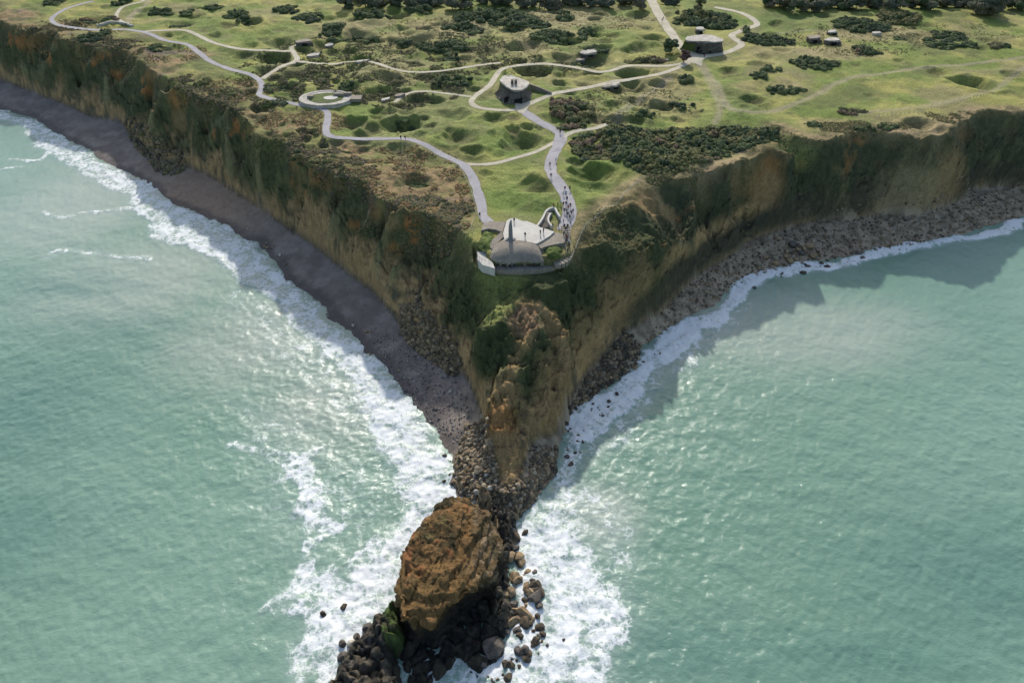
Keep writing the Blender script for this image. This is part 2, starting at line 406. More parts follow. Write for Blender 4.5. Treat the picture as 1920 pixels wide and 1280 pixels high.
# ------------------------------------------------------------------ materials
def mat(name): 
    m_ = bpy.data.materials.new(name); m_.use_nodes = True
    n = m_.node_tree; b = n.nodes["Principled BSDF"]
    return m_, n, b
def node(n, t, **k):
    o = n.nodes.new(t)
    for a, v in k.items(): setattr(o, a, v)
    return o
def attr_mat(name, rough=0.95, noise=((1.2, .35), (6.0, .25)), bump=.35, bscale=1.5, spec=.15, base=None):
    """surface coloured by its own 'Col' attribute (or a flat colour), broken up by fine procedural mottling and bump"""
    m_, n, b = mat(name)
    if base is None:
        a = node(n, 'ShaderNodeAttribute', attribute_name='Col'); src = a.outputs['Color']
    else:
        a = node(n, 'ShaderNodeRGB'); a.outputs[0].default_value = (*base, 1); src = a.outputs[0]
    tc = node(n, 'ShaderNodeNewGeometry')
    for sc_, amt in noise:
        t = node(n, 'ShaderNodeTexNoise'); t.inputs['Scale'].default_value = sc_; t.inputs['Detail'].default_value = 5
        t.inputs['Roughness'].default_value = .65
        n.links.new(tc.outputs['Position'], t.inputs['Vector'])
        mr = node(n, 'ShaderNodeMapRange'); mr.inputs['From Min'].default_value = .3; mr.inputs['From Max'].default_value = .7
        mr.inputs['To Min'].default_value = 1 - amt; mr.inputs['To Max'].default_value = 1 + amt
        n.links.new(t.outputs['Fac'], mr.inputs['Value'])
        mx = node(n, 'ShaderNodeVectorMath', operation='SCALE')
        n.links.new(src, mx.inputs[0]); n.links.new(mr.outputs[0], mx.inputs['Scale'])
        src = mx.outputs[0]
    n.links.new(src, b.inputs['Base Color'])
    b.inputs['Roughness'].default_value = rough
    b.inputs['Specular IOR Level'].default_value = spec
    if bump:
        t = node(n, 'ShaderNodeTexNoise'); t.inputs['Scale'].default_value = bscale; t.inputs['Detail'].default_value = 8
        t.inputs['Roughness'].default_value = .7
        n.links.new(tc.outputs['Position'], t.inputs['Vector'])
        bp = node(n, 'ShaderNodeBump'); bp.inputs['Strength'].default_value = 1.0; bp.inputs['Distance'].default_value = bump
        n.links.new(t.outputs['Fac'], bp.inputs['Height']); n.links.new(bp.outputs[0], b.inputs['Normal'])
    return m_
M_GRASS = attr_mat('grass turf', noise=((.35, .16), (1.1, .26), (3.4, .3)), bump=.6, bscale=1.1)
M_CLIFF = attr_mat('cliff rock and scrub', noise=((.5, .22), (2.2, .3)), bump=.9, bscale=1.1)
M_BEACH = attr_mat('shingle', rough=.8, noise=((.4, .15), (3.0, .35)), bump=.35, bscale=3.5, spec=.3)
M_LEAF = attr_mat('shrub foliage', noise=((.8, .25),), bump=0)
M_ROCK = attr_mat('boulder rock', noise=((1.0, .25), (4.0, .25)), bump=.45, bscale=2.2, spec=.25)
M_PATHG = attr_mat('grey path surface', noise=((.25, .16), (1.8, .14)), bump=.03, base=(.27, .26, .27))
M_PATHC = attr_mat('pale gravel path surface', noise=((.2, .2), (1.6, .18)), bump=.05, base=(.36, .33, .255))
M_CONC = attr_mat('weathered concrete', noise=((.3, .18), (1.5, .22)), bump=.08, bscale=3, base=(.215, .19, .155))
M_CONCP = attr_mat('pale concrete', noise=((.3, .14), (2, .12)), bump=.04, base=(.43, .41, .37))
M_CONCM = attr_mat('mossy concrete', noise=((.35, .35), (1.6, .3)), bump=.12, base=(.36, .335, .29))
M_CONCD = attr_mat('weathered concrete darkened as shaded', noise=((.4, .3), (1.5, .25)), bump=.3, bscale=1.5, base=(.1, .09, .078))  # casemate fronts face away from the sun; their shade is in this colour
M_DARK = attr_mat('dark opening', noise=((1, .1),), bump=0, base=(.012, .012, .012))
M_GRAN = attr_mat('granite', noise=((1.5, .2),), bump=.15, base=(.19, .19, .185))
M_WOOD = attr_mat('weathered post wood', noise=((2, .2),), bump=0, base=(.4, .39, .34))
M_STEEL = attr_mat('grey railing steel', noise=((2, .1),), bump=0, base=(.12, .12, .13))
M_TURF = attr_mat('mound turf', noise=((.6, .25), (3, .3)), bump=.3, base=(.075, .1, .028))

# ------------------------------------------------------------------ object helpers
def link(o, parent=None):
    COL.objects.link(o)
    if parent: o.parent = parent
    return o
def tag(o, label=None, cat=None, group=None, kind=None):
    if label: o['label'] = label
    if cat: o['category'] = cat
    if group: o['group'] = group
    if kind: o['kind'] = kind
    return o
def empty(name, loc, rz=0):
    o = bpy.data.objects.new(name, None); o.location = loc; o.rotation_euler = (0, 0, rz); o.empty_display_size = .5
    return link(o)
def np_mesh(name, V, F, mat_, col=None, smooth=True, attrs=None):
    me = bpy.data.meshes.new(name)
    V = np.asarray(V, np.float32); F = np.asarray(F, np.int32)
    k = F.shape[1]
    me.vertices.add(len(V)); me.vertices.foreach_set('co', V.ravel())
    me.loops.add(F.size); me.loops.foreach_set('vertex_index', F.ravel())
    me.polygons.add(len(F)); me.polygons.foreach_set('loop_start', np.arange(0, F.size, k, dtype=np.int32))
    me.polygons.foreach_set('use_smooth', np.full(len(F), smooth))
    me.update(calc_edges=True)
    if col is not None:
        a = me.color_attributes.new('Col', 'FLOAT_COLOR', 'POINT')
        c = np.ones((len(V), 4), np.float32); c[:, :3] = col
        a.data.foreach_set('color', c.ravel())
    for nm, v in (attrs or {}).items():
        a = me.attributes.new(nm, 'FLOAT', 'POINT'); a.data.foreach_set('value', np.asarray(v, np.float32))
    me.materials.append(mat_)
    return me
def bm_obj(name, bm, mat_, parent=None, smooth=False):
    me = bpy.data.meshes.new(name)
    bmesh.ops.recalc_face_normals(bm, faces=bm.faces)
    bm.to_mesh(me); bm.free()
    if smooth:
        for p in me.polygons: p.use_smooth = True
    me.materials.append(mat_)
    o = bpy.data.objects.new(name, me)
    return link(o, parent)
def grid_faces(nr, nc):
    i = np.arange(nr * nc).reshape(nr, nc)
    return np.stack([i[:-1, :-1], i[:-1, 1:], i[1:, 1:], i[1:, :-1]], -1).reshape(-1, 4)
def submesh(V, F, keep, col):
    F = F[keep]; u, invi = np.unique(F, return_inverse=True)
    return V[u], invi.reshape(F.shape), col[u]

# ------------------------------------------------------------------ ground: plateau, cliff, beach
rows = [96.0]
rows = [60.0]
while rows[-1] < 640: rows.append(rows[-1] + (0.42 if rows[-1] < 175 else 0.42 + (rows[-1] - 175) * 0.0042))
rows += [700, 800, 950, 1200, 1700, 2600]
rows = np.array(rows); NC = 1150
u = np.linspace(-1, 1, NC)
hw = np.clip(62 + (rows - 60) * .92, 62, 560)
hw = np.where(rows > 640, hw + (rows - 640) * 1.0, hw)
X = u[None, :] * hw[:, None]; Y = np.repeat(rows[:, None], NC, 1)
Xf, Yf = X.ravel(), Y.ravel()
Zf = Zt(Xf, np.minimum(Yf, 615))
sb = samp(sd_brow, Xf, Yf); sf = samp(sd_foot, Xf, Yf); sL = samp(sd_land, Xf, Yf); pdv = samp(pd, Xf, Yf)
far_ = Yf > 600
# ---- ground colours
def C(r, g, b): return np.array([r, g, b])
def mix(a, b, t): return a * (1 - t[:, None]) + b * t[:, None]
n_big = fbm2(Xf, Yf, 45, 4, 21); n_mid = fbm2(Xf, Yf, 14, 4, 22); n_sm = fbm2(Xf, Yf, 4, 4, 23); n_t = fbm2(Xf, Yf, 1.4, 3, 24)
one = np.ones(len(Xf))
grass = mix(one[:, None] * C(.135, .175, .04), one[:, None] * C(.265, .25, .075), sst(-.3, .4, n_mid + .4 * n_big))
grass = mix(grass, one[:, None] * C(.085, .115, .03), sst(.15, .8, n_sm))
dry = np.zeros(len(Xf)); brk = np.zeros(len(Xf)); lush = np.zeros(len(Xf))
def blob(arr, px, py, rx, ry, s=1.0, z=30.0):
    c = P(px, py, z); a = rx * mpp(py, z); b_ = abs(P(px, py - ry, z)[1] - P(px, py + ry, z)[1]) / 2
    d = ((Xf - c[0]) / a) ** 2 + ((Yf - c[1]) / b_) ** 2
    np.maximum(arr, s * np.exp(-d * .8), out=arr)
for a in [(1040,35,180,22),(850,55,140,26,.8),(960,90,130,22,.7),(1650,62,130,20),(1560,100,120,18,.8),(1130,220,90,22,.7),(1240,190,90,30,.6),
          (1740,235,130,16,.9),(1570,235,90,18,.8),(1850,60,90,24,.5),(700,95,90,20,.6),(760,150,120,25,.6),(640,45,100,20,.7),(1380,150,60,30,.5),
          (340,25,100,16,.5),(1090,330,40,20,.5),(1480,165,60,18,.7),(1340,300,80,14,.7),(1400,285,40,10,.9)]: blob(dry, *a)
for a in [(760,330,110,60,1),(640,290,70,30,1),(700,370,60,20,.7),(850,390,50,50,.9),(550,230,90,26,1),(440,170,70,22,1),(330,105,70,14,1),
          (230,70,90,10,.9),(80,50,110,12,.9),(500,140,50,12,.5),(1105,440,18,20,.9),(1180,395,40,16,.9),(1300,318,90,8,.9),(1600,238,70,8,.8),
          (1790,222,50,10,.8),(0,30,90,14,.9),(-100,10,120,16,.9),(890,330,18,30,.5)]: blob(brk, *a)
for a in [(960,340,60,50,1),(1000,385,60,25,1),(830,230,130,40,.8),(700,240,90,30,.7),(900,190,50,14,1),(1110,360,50,40,.7),(1320,25,150,30,.6),
          (430,70,140,20,.5),(1380,210,90,12,.9),(1180,85,80,10,.8),(1500,30,120,16,.7),(960,280,70,20,.8)]: blob(lush, *a)
n_pt = fbm2(Xf, Yf, 28, 4, 29)
grass = mix(grass, one[:, None] * C(.2, .175, .085), sst(.05, .45, n_pt + .25 * n_sm) * .7)
grass = mix(grass, one[:, None] * C(.085, .095, .035), sst(.12, .5, -n_pt + .3 * n_sm) * .6)
lush *= (1 - .5 * sst(-.1, .6, n_sm)); 
grass = mix(grass, one[:, None] * C(.105, .16, .036), np.clip(lush, 0, 1) * .75)
dryc = mix(one[:, None] * C(.27, .225, .115), one[:, None] * C(.16, .14, .06), sst(-.3, .5, n_sm))
grass = mix(grass, dryc, sst(.25, .8, dry + .35 * n_mid + .2 * n_sm) * .9)
brkc = mix(one[:, None] * C(.24, .17, .085), one[:, None] * C(.105, .1, .042), sst(-.25, .35, n_sm + .3 * n_t))
brkc = mix(brkc, one[:, None] * C(.16, .165, .055), sst(-.1, .4, n_mid + .3 * n_t))
brkc = mix(brkc, one[:, None] * C(.11, .085, .08), sst(.25, .6, fbm2(Xf, Yf, 9, 3, 27)) * .7)
grass = mix(grass, brkc, sst(.3, .6, brk + .3 * n_mid))
fr = (1 - sst(5, 17, sb + 5 * n_mid)) * sst(15, 35, np.hypot(Xf - BUNK[0], Yf - BUNK[1]))
grass = mix(grass, brkc * .9, fr * (Xf < 0) * .92)
grass = mix(grass, mix(one[:, None] * C(.27, .2, .115), one[:, None] * C(.12, .105, .05), sst(-.2, .4, n_sm)), (1 - sst(2, 8, sb + 3 * n_mid)) * sst(12, 20, Xf) * .85)
for cx, cy, rx, ry, d, cv in CW:
    r = np.sqrt(((Xf - cx) / rx) ** 2 + ((Yf - cy) / ry) ** 2)
    t = (1 - sst(.35, 1.0, r + .3 * n_sm))
    cc = {0: C(.095, .125, .035), 1: C(.115, .095, .05), 2: C(.08, .097, .037)}[cv]
    grass = mix(grass, mix(one[:, None] * cc, one[:, None] * C(.13, .125, .05), sst(0, .5, n_t + .5 * n_sm)), t * (.4 if cv == 0 else .62) * (min(1, d / 1.2)))
for wd, s, L in tracks:
    d = seg_dist(Xf, Yf, L) - wd / 2
    grass = mix(grass, one[:, None] * C(.26, .225, .15), (1 - sst(-.5, 1.3, d + .8 * n_sm)) * s * .75)
verge = (1 - sst(0, 1.2, pdv + .4 * n_t)) * sst(-2, 0, pdv)
grass = mix(grass, one[:, None] * C(.16, .15, .06), verge * .5)
# cliff
s = np.clip((Zf - 3) / 27, 0, 1)
cs1 = fbm3(Xf, Yf, Zf, 9, 4, 31, 1.2); cs2 = .6 * fbm3(Xf, Yf, Zf, 2.6, 4, 33, 1.1) + .4 * fbm3(Xf + .3 * Zf, Yf, Zf, 1.6, 3, 34, 3.0); cs3 = fbm2(Xf, Yf, 38, 3, 35)
left = (Xf < -5); farleft = sst(-110, -230, Xf) if False else sst(110, 260, -Xf)
ochre = mix(one[:, None] * C(.40, .265, .125), one[:, None] * C(.23, .16, .08), sst(-.4, .4, cs2))
ochre = mix(ochre, one[:, None] * C(.11, .1, .06), sst(.0, .4, cs2 + .5 * cs1))
strat = np.abs(((Zf + 1.5 * cs1) / 1.9) % 1 - .5) * 2
ochre = ochre * (.82 + .36 * strat)[:, None]
green = mix(one[:, None] * C(.068, .074, .034), one[:, None] * C(.14, .138, .058), sst(-.2, .5, cs2))
green = mix(green, one[:, None] * C(.11, .095, .05), sst(.05, .5, cs1) * .7)
gx_, gy_ = np.gradient(Zf.reshape(X.shape), axis=1).ravel(), None
thr = np.where(left, .33, .34 - .16 * sst(50, 110, Xf)) - .16 * farleft - .1 * sst(150, 260, Xf)
veg = sst(-.09, .09, s - thr + .42 * cs1 + .38 * cs3)
cl = mix(ochre, green, veg)
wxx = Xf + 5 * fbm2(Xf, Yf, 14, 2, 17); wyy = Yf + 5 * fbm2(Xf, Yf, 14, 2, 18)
crest_light = sst(.80, .97, ridge2(wxx, wyy, 21, 2, 4) + .06 * cs2) * sst(.15, .4, s)
cl = mix(cl, one[:, None] * C(.25, .225, .11), crest_light * .7)  # lighter rib crests: sunlight on them painted into the cliff colour
orange = sst(.18, .34, fbm3(Xf, Yf, Zf, 7, 3, 41, 1.2)) * sst(.5, .66, s) * (1 - sst(.95, 1.0, s)) * np.where(left, 1.0, .5)
cl = mix(cl, one[:, None] * C(.40, .17, .055), orange * .8)
basec = (1 - sst(.0, .1, s + .05 * cs2))
cl = mix(cl, one[:, None] * C(.09, .078, .055), basec * .8)
rd = sst(22, 45, Xf) * sst(.02, .1, s)
dgreen = mix(one[:, None] * C(.062, .07, .036), one[:, None] * C(.12, .118, .06), sst(-.1, .6, cs2 + .3 * cs1))
cl = mix(cl, dgreen, rd * (.72 + .28 * sst(-.2, .2, cs1)) * (1 - sst(.15, .45, cs1 + .5 * cs2)))
def band(pts, wd, c, k=.85):
    global cl
    q = smooth_line(np.array([hit(*p) for p in pts]), .8)
    d = np.full(len(Xf), 99.0)
    kk = np.where((Xf > q[:, 0].min() - 9) & (Xf < q[:, 0].max() + 9) & (Yf > q[:, 1].min() - 9) & (Yf < q[:, 1].max() + 9))[0]
    xk, yk, zk = Xf[kk] + 1.2 * cs2[kk], Yf[kk] + 1.2 * cs2[kk], Zf[kk] + 1.5 * cs1[kk]
    dk = np.full(len(kk), 1e6)
    for p in q: dk = np.minimum(dk, (xk - p[0]) ** 2 + (yk - p[1]) ** 2 + (zk - p[2]) ** 2)
    d[kk] = np.sqrt(dk)
    cl = mix(cl, one[:, None] * C(*c), (1 - sst(wd * .4, wd * 1.5, d + 1.2 * cs2)) * k)
lowd = rd * (1 - sst(.3, .5, s + .2 * cs1)) * sst(.05, .12, s)
cl = mix(cl, mix(one[:, None] * C(.06, .055, .038), one[:, None] * C(.15, .12, .07), sst(0, .5, cs2)), lowd * .75)
OCB = (.42, .28, .125)
band([(1437,352),(1428,378),(1402,399),(1350,425),(1310,450),(1270,474),(1240,505),(1200,540),(1160,572),(1130,605),(1105,645),(1088,690)], 2.6, OCB)
band([(1222,352),(1242,388),(1264,425),(1280,455)], 1.3, (.3, .24, .12), .8)
band([(1105,435),(1125,450),(1142,466)], 1.2, (.4, .32, .16), .9)
band([(1140,466),(1156,488),(1168,512)], .8, (.35, .28, .15), .8)
band([(1790,300),(1770,340),(1740,375),(1700,390),(1650,393)], 3.0, (.34, .25, .13), .7)
band([(965,566),(940,580),(922,602),(911,625)], 1.6, (.25, .26, .08), .8)
band([(912,690),(930,660),(945,640)], 1.0, (.22, .22, .08), .6)
band([(965,566),(990,563),(1012,572),(1035,600),(1052,632),(1060,660)], 1.8, (.38, .26, .12), .8)
band([(990,625),(978,655),(962,690),(946,725),(936,760),(932,800),(940,850),(950,890)], 2.0, (.33, .22, .1), .75)
band([(1000,790),(1022,760),(1045,720),(1060,690)], 2.4, (.36, .25, .12), .7)
band([(185,92),(170,112),(158,138)], 1.2, (.2, .19, .1), .7)
band([(262,108),(250,128),(228,155)], 1.2, (.2, .19, .1), .7)
band([(435,208),(404,234),(394,256)], 1.0, (.2, .19, .1), .7)
band([(691,403),(682,420),(672,432)], .7, (.36, .3, .18), .8)
def cz(px, py, z, r, c, k=.8, yr=1.0):
    global cl
    p = hit(px, py)
    d = ((Xf - p[0]) / r) ** 2 + ((Yf - p[1]) / (r * yr)) ** 2 + ((Zf - p[2]) / (r * 1.1)) ** 2
    t = np.clip(2.2 * np.exp(-d / 1.35) - .35 + .5 * cs2, 0, 1) * k
    cl = mix(cl, one[:, None] * C(*c), t)
G1 = (.055, .066, .027); OC = (.29, .195, .09); OR = (.34, .17, .06); YG = (.23, .25, .075)
cz(930, 560, 23, 9, G1); cz(927, 632, 18, 5, G1, .95); cz(925, 665, 16, 4.5, G1, .95); cz(918, 690, 14, 3.5, G1, .9); cz(935, 530, 25, 7, YG, .6); cz(1000, 548, 23, 3, G1)
cz(925, 598, 23, 2.5, YG, .8); cz(945, 578, 24, 2.5, YG, .8)
cz(1075, 560, 21, 9, G1, .9); cz(1065, 600, 18, 6, G1, .9); cz(1110, 500, 25, 10, G1, .8); cz(1210, 470, 20, 12, G1, .7)
cz(985, 600, 22, 4, (.27, .17, .1), .8); cz(862, 567, 24, 7, G1, .8); cz(1030, 600, 21, 2.5, OC, .8); cz(1048, 630, 18, 2.5, OC, .8)
cz(998, 690, 15, 3, G1, .8); cz(998, 725, 12, 2.5, G1, .7); cz(945, 740, 15, 3.5, OC, .8); cz(940, 790, 11, 4, OR, .6); cz(945, 850, 7, 4, OC, .8)
cz(1060, 700, 11, 6, OC, .7); cz(1040, 750, 8, 5, OC, .7); cz(1020, 780, 6, 4, OC, .6); cz(1150, 570, 14, 6, OC, .7); cz(1200, 520, 15, 5, OC, .6)
cz(1100, 640, 12, 6, OC, .7)
cz(1425, 330, 25, 7, OR, .75); cz(1437, 360, 22, 5, OC, .9); cz(1390, 330, 25, 7, OC, .5); cz(1205, 375, 28, 6, OC, .85); cz(1250, 405, 24, 3, OC, .7)
cz(1477, 270, 29, 9, YG, .6, .8); cz(1780, 340, 12, 9, OC, .8); cz(1700, 392, 5, 12, (.3, .24, .13), .7); cz(1610, 255, 28, 3, OR, .7); cz(1800, 240, 28, 5, OR, .4)
cz(60, 72, 27, 6, OR, .6); cz(285, 140, 27, 5, OR, .7); cz(335, 185, 24, 4, OR, .8, 1.6); cz(590, 320, 27, 4, OR, .8); cz(610, 335, 26, 3, OR, .8)
cz(550, 290, 28, 4, OR, .6); cz(705, 385, 27, 3.5, OR, .8); cz(730, 420, 24, 3, OC, .7); cz(340, 230, 17, 4, OC, .6, 2); cz(455, 205, 28, 3, OR, .5)
cz(100, 60, 29, 10, G1, .5)
# upper rim keeps scrub colours
rimc = mix(one[:, None] * C(.085, .088, .035), one[:, None] * C(.19, .13, .06), sst(0, .5, n_sm))
cl = mix(cl, rimc, sst(.9, .985, s) * .75)
shng = mix(one[:, None] * C(.15, .122, .108), one[:, None] * C(.225, .188, .165), sst(-.5, .6, n_sm + .5 * n_mid))
bp_ = P(385, 378, 0); bl = np.exp(-(((Xf - bp_[0]) / 38) ** 2 + ((Yf - bp_[1]) / 26) ** 2))
shng = mix(shng, one[:, None] * C(.3, .2, .13), np.clip(bl * 1.3, 0, 1) * .7)
shng = mix(shng, one[:, None] * C(.07, .058, .056), (1 - sst(1.5, 4.5, sL + 1.5 * n_sm)) * .7)
rshore = mix(one[:, None] * C(.34, .27, .19), one[:, None] * C(.2, .16, .11), sst(-.3, .4, fbm2(Xf, Yf, 2.0, 3, 51)))
rshore = mix(rshore, one[:, None] * C(.055, .06, .025), sst(.1, .5, n_mid) * sst(170, 260, Xf))
shng = mix(shng, rshore, sst(-22, 2, Xf + 6 * n_sm) * (1 - sst(125, 140, Yf) * (Xf < 0)))
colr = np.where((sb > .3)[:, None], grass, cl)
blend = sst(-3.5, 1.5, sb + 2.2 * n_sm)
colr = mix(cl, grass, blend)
isb = (sf < .3) & (Zf < 5.2)
bb = 1 - sst(-.8, .8, sf + .6 * n_t)
colr = mix(colr, shng, bb)
V = np.stack([Xf, Yf, Zf], -1); F = grid_faces(*X.shape)
zF = Zf[F].max(1); sbF = sb[F].mean(1); sfF = sf[F].mean(1)
land = (zF > -1.2)
lf = (sL[F].max(1) > -6)
land &= lf
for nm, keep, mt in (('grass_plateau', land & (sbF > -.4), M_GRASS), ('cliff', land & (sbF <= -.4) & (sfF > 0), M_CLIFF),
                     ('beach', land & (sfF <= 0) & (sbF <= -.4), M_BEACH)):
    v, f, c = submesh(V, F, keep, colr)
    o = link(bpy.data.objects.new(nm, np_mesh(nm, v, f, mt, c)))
    tag(o, kind='structure')
del V, F

# ------------------------------------------------------------------ path ribbons laid on the ground
PLAB = 0
for (k, wd, p), L in zip(PATHS, path_lines):
    L = smooth_line(PL(p, 30.0)[:, :2], .7)
    t = np.gradient(L, axis=0); t /= np.linalg.norm(t, axis=1)[:, None] + 1e-9
    nrm = np.stack([-t[:, 1], t[:, 0]], -1)
    nw = 7; offs = np.linspace(-.5, .5, nw)
    wob = 1 + .22 * fbm2(L[:, 0], L[:, 1], 3.5, 3, 61)
    Q = L[:, None, :] + nrm[:, None, :] * (offs[None, :, None] * wd * wob[:, None, None])
    zz = Zt(Q[..., 0].ravel(), Q[..., 1].ravel()) + .07 - .004 * (PLAB % 7)
    PLAB += 1
    me = np_mesh('path', np.concatenate([Q.reshape(-1, 2), zz[:, None]], 1), grid_faces(len(L), nw), M_PATHG if k == 'grey' else M_PATHC)
    tag(link(bpy.data.objects.new('path', me)), kind='structure')
# gravel forecourts where the paths meet
def court(pts, mt, lift=.1, zoff=0):
    q = PL(pts, 30.0)[:, :2]; q = smooth_line(np.vstack([q, q[:1]]), 1.5)
    c = q.mean(0); rr = np.linspace(0.001, 1, 8)
    Q = c + (q[None] - c) * rr[:, None, None]
    zz = Zt(Q[..., 0].ravel(), Q[..., 1].ravel()) + lift
    me = np_mesh('path', np.concatenate([Q.reshape(-1, 2), zz[:, None]], 1), grid_faces(8, len(q)), mt)
    tag(link(bpy.data.objects.new('path', me)), kind='structure')
court([(1283,90),(1298,98),(1325,101),(1348,102),(1330,107),(1318,112),(1315,122),(1298,118),(1270,122),(1292,108)], M_PATHC, .11)
court([(966,196),(985,190),(996,191),(992,200),(980,214),(968,208)], M_PATHC, .11)
court([(1042,246),(1056,250),(1058,262),(1046,280),(1034,284),(1038,264)], M_PATHG, .11)

# ------------------------------------------------------------------ sea
rows = [20.0]
while rows[-1] < 480: rows.append(rows[-1] + (0.38 if rows[-1] < 130 else .38 + (rows[-1] - 130) * .006))
rows += [520, 600, 800, 1500, 4000]
rows = np.concatenate([[-3000, -800, -200, -60, -10, 10], rows]); NC = 1000
hw = np.clip(100 + np.maximum(rows - 40, 0) * .85, 100, 600)
hw = np.where((rows > 480) | (rows < 0), 5000, hw)
hw = np.where((rows < 0) & (rows > -300), 400, hw)
u = np.linspace(-1, 1, NC)
X = u[None, :] * hw[:, None]; X[:, 0] = -6000; X[:, -1] = 6000
Y = np.repeat(rows[:, None], NC, 1); Xf, Yf = X.ravel(), Y.ravel()
FO = [
 (.72, 2.5, WATER_L[1:23] + [(640,700),(600,655),(560,612),(520,572),(470,546),(420,502),(370,458),(290,442),(265,402),(220,367),(150,332),(100,292),(60,257),(0,224),(-120,190)]),
 (.86, 5.0, [(630,600),(660,640),(722,692),(787,785),(850,852),(862,910),(905,955),(850,1000),(800,1100),(745,1200),(700,1300),(590,1300),(560,1220),(540,1170),(600,1110),(690,1030),(740,960),(742,900),(715,850),(690,790),(650,715),(600,670)]),
 (.7, 2.5, [(560,1060),(640,1060),(700,1000),(745,1100),(600,1180),(560,1320),(520,1320),(540,1180),(505,1160)]),
 (.78, 1.2, [(515,842),(560,850),(603,835),(592,880),(602,905),(620,945),(655,975),(640,995),(588,1012),(600,985),(585,955),(560,965),(562,930),(545,905)]),
 (.3, 6.0, [(420,740),(520,760),(640,830),(740,900),(740,1000),(600,1090),(520,1000),(480,900),(440,820)]),
 (.3, 5.0, [(560,560),(640,690),(690,790),(720,860),(735,930),(700,940),(690,860),(650,780),(600,700),(540,600)]),
 (.35, 5.0, [(420,500),(600,640),(700,800),(640,800),(560,720),(470,620),(430,560)]),
 (.86, 5.0, [(955,985),(975,966),(1030,935),(1080,975),(1120,1010),(1160,1070),(1180,1150),(1165,1225),(1180,1320),(880,1320),(960,1200),(1020,1130),(985,1060),(960,1020)]),
 (.62, 3.0, [(1050,800),(1066,765),(1095,750),(1125,800),(1100,880),(1085,960),(1020,965),(985,960),(1040,900)]),
 (.45, 5.0, [(1060,900),(1100,880),(1150,930),(1190,1000),(1200,1150),(1180,1250),(1130,1100)]),
 (1.0, 1.5, WATER_R[8:29] + [(1920,430),(1800,455),(1700,478),(1600,495),(1500,516),(1430,536),(1390,566),(1340,612),(1290,648),(1230,695),(1200,738),(1150,782),(1110,830),(1075,880)]),
 (.45, 3.0, [(1300,600),(1200,690),(1070,830),(1050,930),(1150,840),(1250,730),(1380,610),(1420,560)]),
 (1.0, 2.5, [(960,990),(1000,1010),(1030,1100),(1010,1200),(960,1240),(900,1300),(860,1300),(930,1200),(960,1160)]),
 (.7, 4.0, [(840,1200),(1000,1180),(1010,1300),(700,1300),(740,1240)]),
]
foam = np.zeros(len(Xf))
wx = Xf + 4 * fbm2(Xf, Yf, 12, 3, 71); wy = Yf + 4 * fbm2(Xf, Yf, 12, 3, 72)
for it, soft, pl in FO:
    q = PL(pl, 0.0)[:, :2]
    lo, hi = q.min(0) - 15, q.max(0) + 15
    k = (Xf > lo[0]) & (Xf < hi[0]) & (Yf > lo[1]) & (Yf < hi[1])
    sdv = signed(wx[k], wy[k], q)
    foam[k] = np.maximum(foam[k], it * sst(-soft, soft, sdv))
FL = [(.75, 1.3, [(20,300),(70,298),(110,272),(160,312),(200,330)]), (.6, 1.0, [(85,395),(112,405),(180,400),(260,388)]), (.5, 1.6, [(95,478),(130,470),(165,474),(210,478),(280,482)]),
      (.8, 2.0, [(290,442),(350,452),(400,478)]), (.6, .8, [(0,318),(40,312)]), (.65, 1.2, [(500,1150),(540,1120),(580,1060),(600,1040)]),
      (.6, 1.5, [(590,1010),(575,1060),(610,1090)]), (.5, 1.0, [(430,515),(470,540)]), (.55, 1.6, [(440,830),(520,845)])]
for it, wd, pl in FL:
    q = PL(pl, 0.0)[:, :2]; d = seg_dist(wx, wy, q)
    foam = np.maximum(foam, it * (1 - sst(wd * .4, wd * 1.6, d)))
# suspended sediment / depth tint, with cloud shadow painted in at the left
def zone(px, py, rx, ry):
    c = P(px, py, 0); a = rx * mpp(py, 0); b_ = abs(P(px, py - ry, 0)[1] - P(px, py + ry, 0)[1]) / 2
    return np.exp(-(((Xf - c[0]) / a) ** 2 + ((Yf - c[1]) / b_) ** 2))
silt = .35 + .25 * fbm2(Xf, Yf, 55, 3, 81)
for a in [(480,640,200,90),(150,380,160,80),(620,760,130,80),(260,520,200,90),(1500,620,260,70),(1120,960,90,60)]: silt = np.maximum(silt, zone(a[0], a[1], a[2] * 1.35, a[3] * 1.5) * (.95 + .2 * fbm2(Xf, Yf, 20, 3, 83)))
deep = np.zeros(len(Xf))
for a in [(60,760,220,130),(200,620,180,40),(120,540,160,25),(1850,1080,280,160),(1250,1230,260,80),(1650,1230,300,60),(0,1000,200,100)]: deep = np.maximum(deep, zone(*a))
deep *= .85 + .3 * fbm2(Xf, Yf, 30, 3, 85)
one = np.ones(len(Xf))
wc = mix(one[:, None] * C(.125, .222, .165), one[:, None] * C(.158, .258, .198), sst(-.5, .5, fbm2(Xf, Yf, 70, 3, 87)))
wc = mix(wc, one[:, None] * C(.33, .355, .31), sst(.25, 1.1, silt) * .6)
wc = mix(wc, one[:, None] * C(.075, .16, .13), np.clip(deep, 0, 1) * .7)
swell = .04 * np.sin((Yf * .9 + Xf * .35) * .55 + 2.5 * fbm2(Xf, Yf, 25, 2, 88)) + .16 * fbm2(Xf, Yf, 3.2, 3, 89) + .10 * fbm2(Xf, Yf, 1.3, 2, 90)
swell *= (rows.repeat(NC) > 0) & (rows.repeat(NC) < 480)
Zf = swell + .75 * np.clip(foam - .3, 0, 1) * (.5 + fbm2(Xf, Yf, 2.5, 3, 91))
m_, n, b = mat('sea water and foam')
ca = node(n, 'ShaderNodeAttribute', attribute_name='Col'); fa = node(n, 'ShaderNodeAttribute', attribute_name='foam')
geo = node(n, 'ShaderNodeNewGeometry')
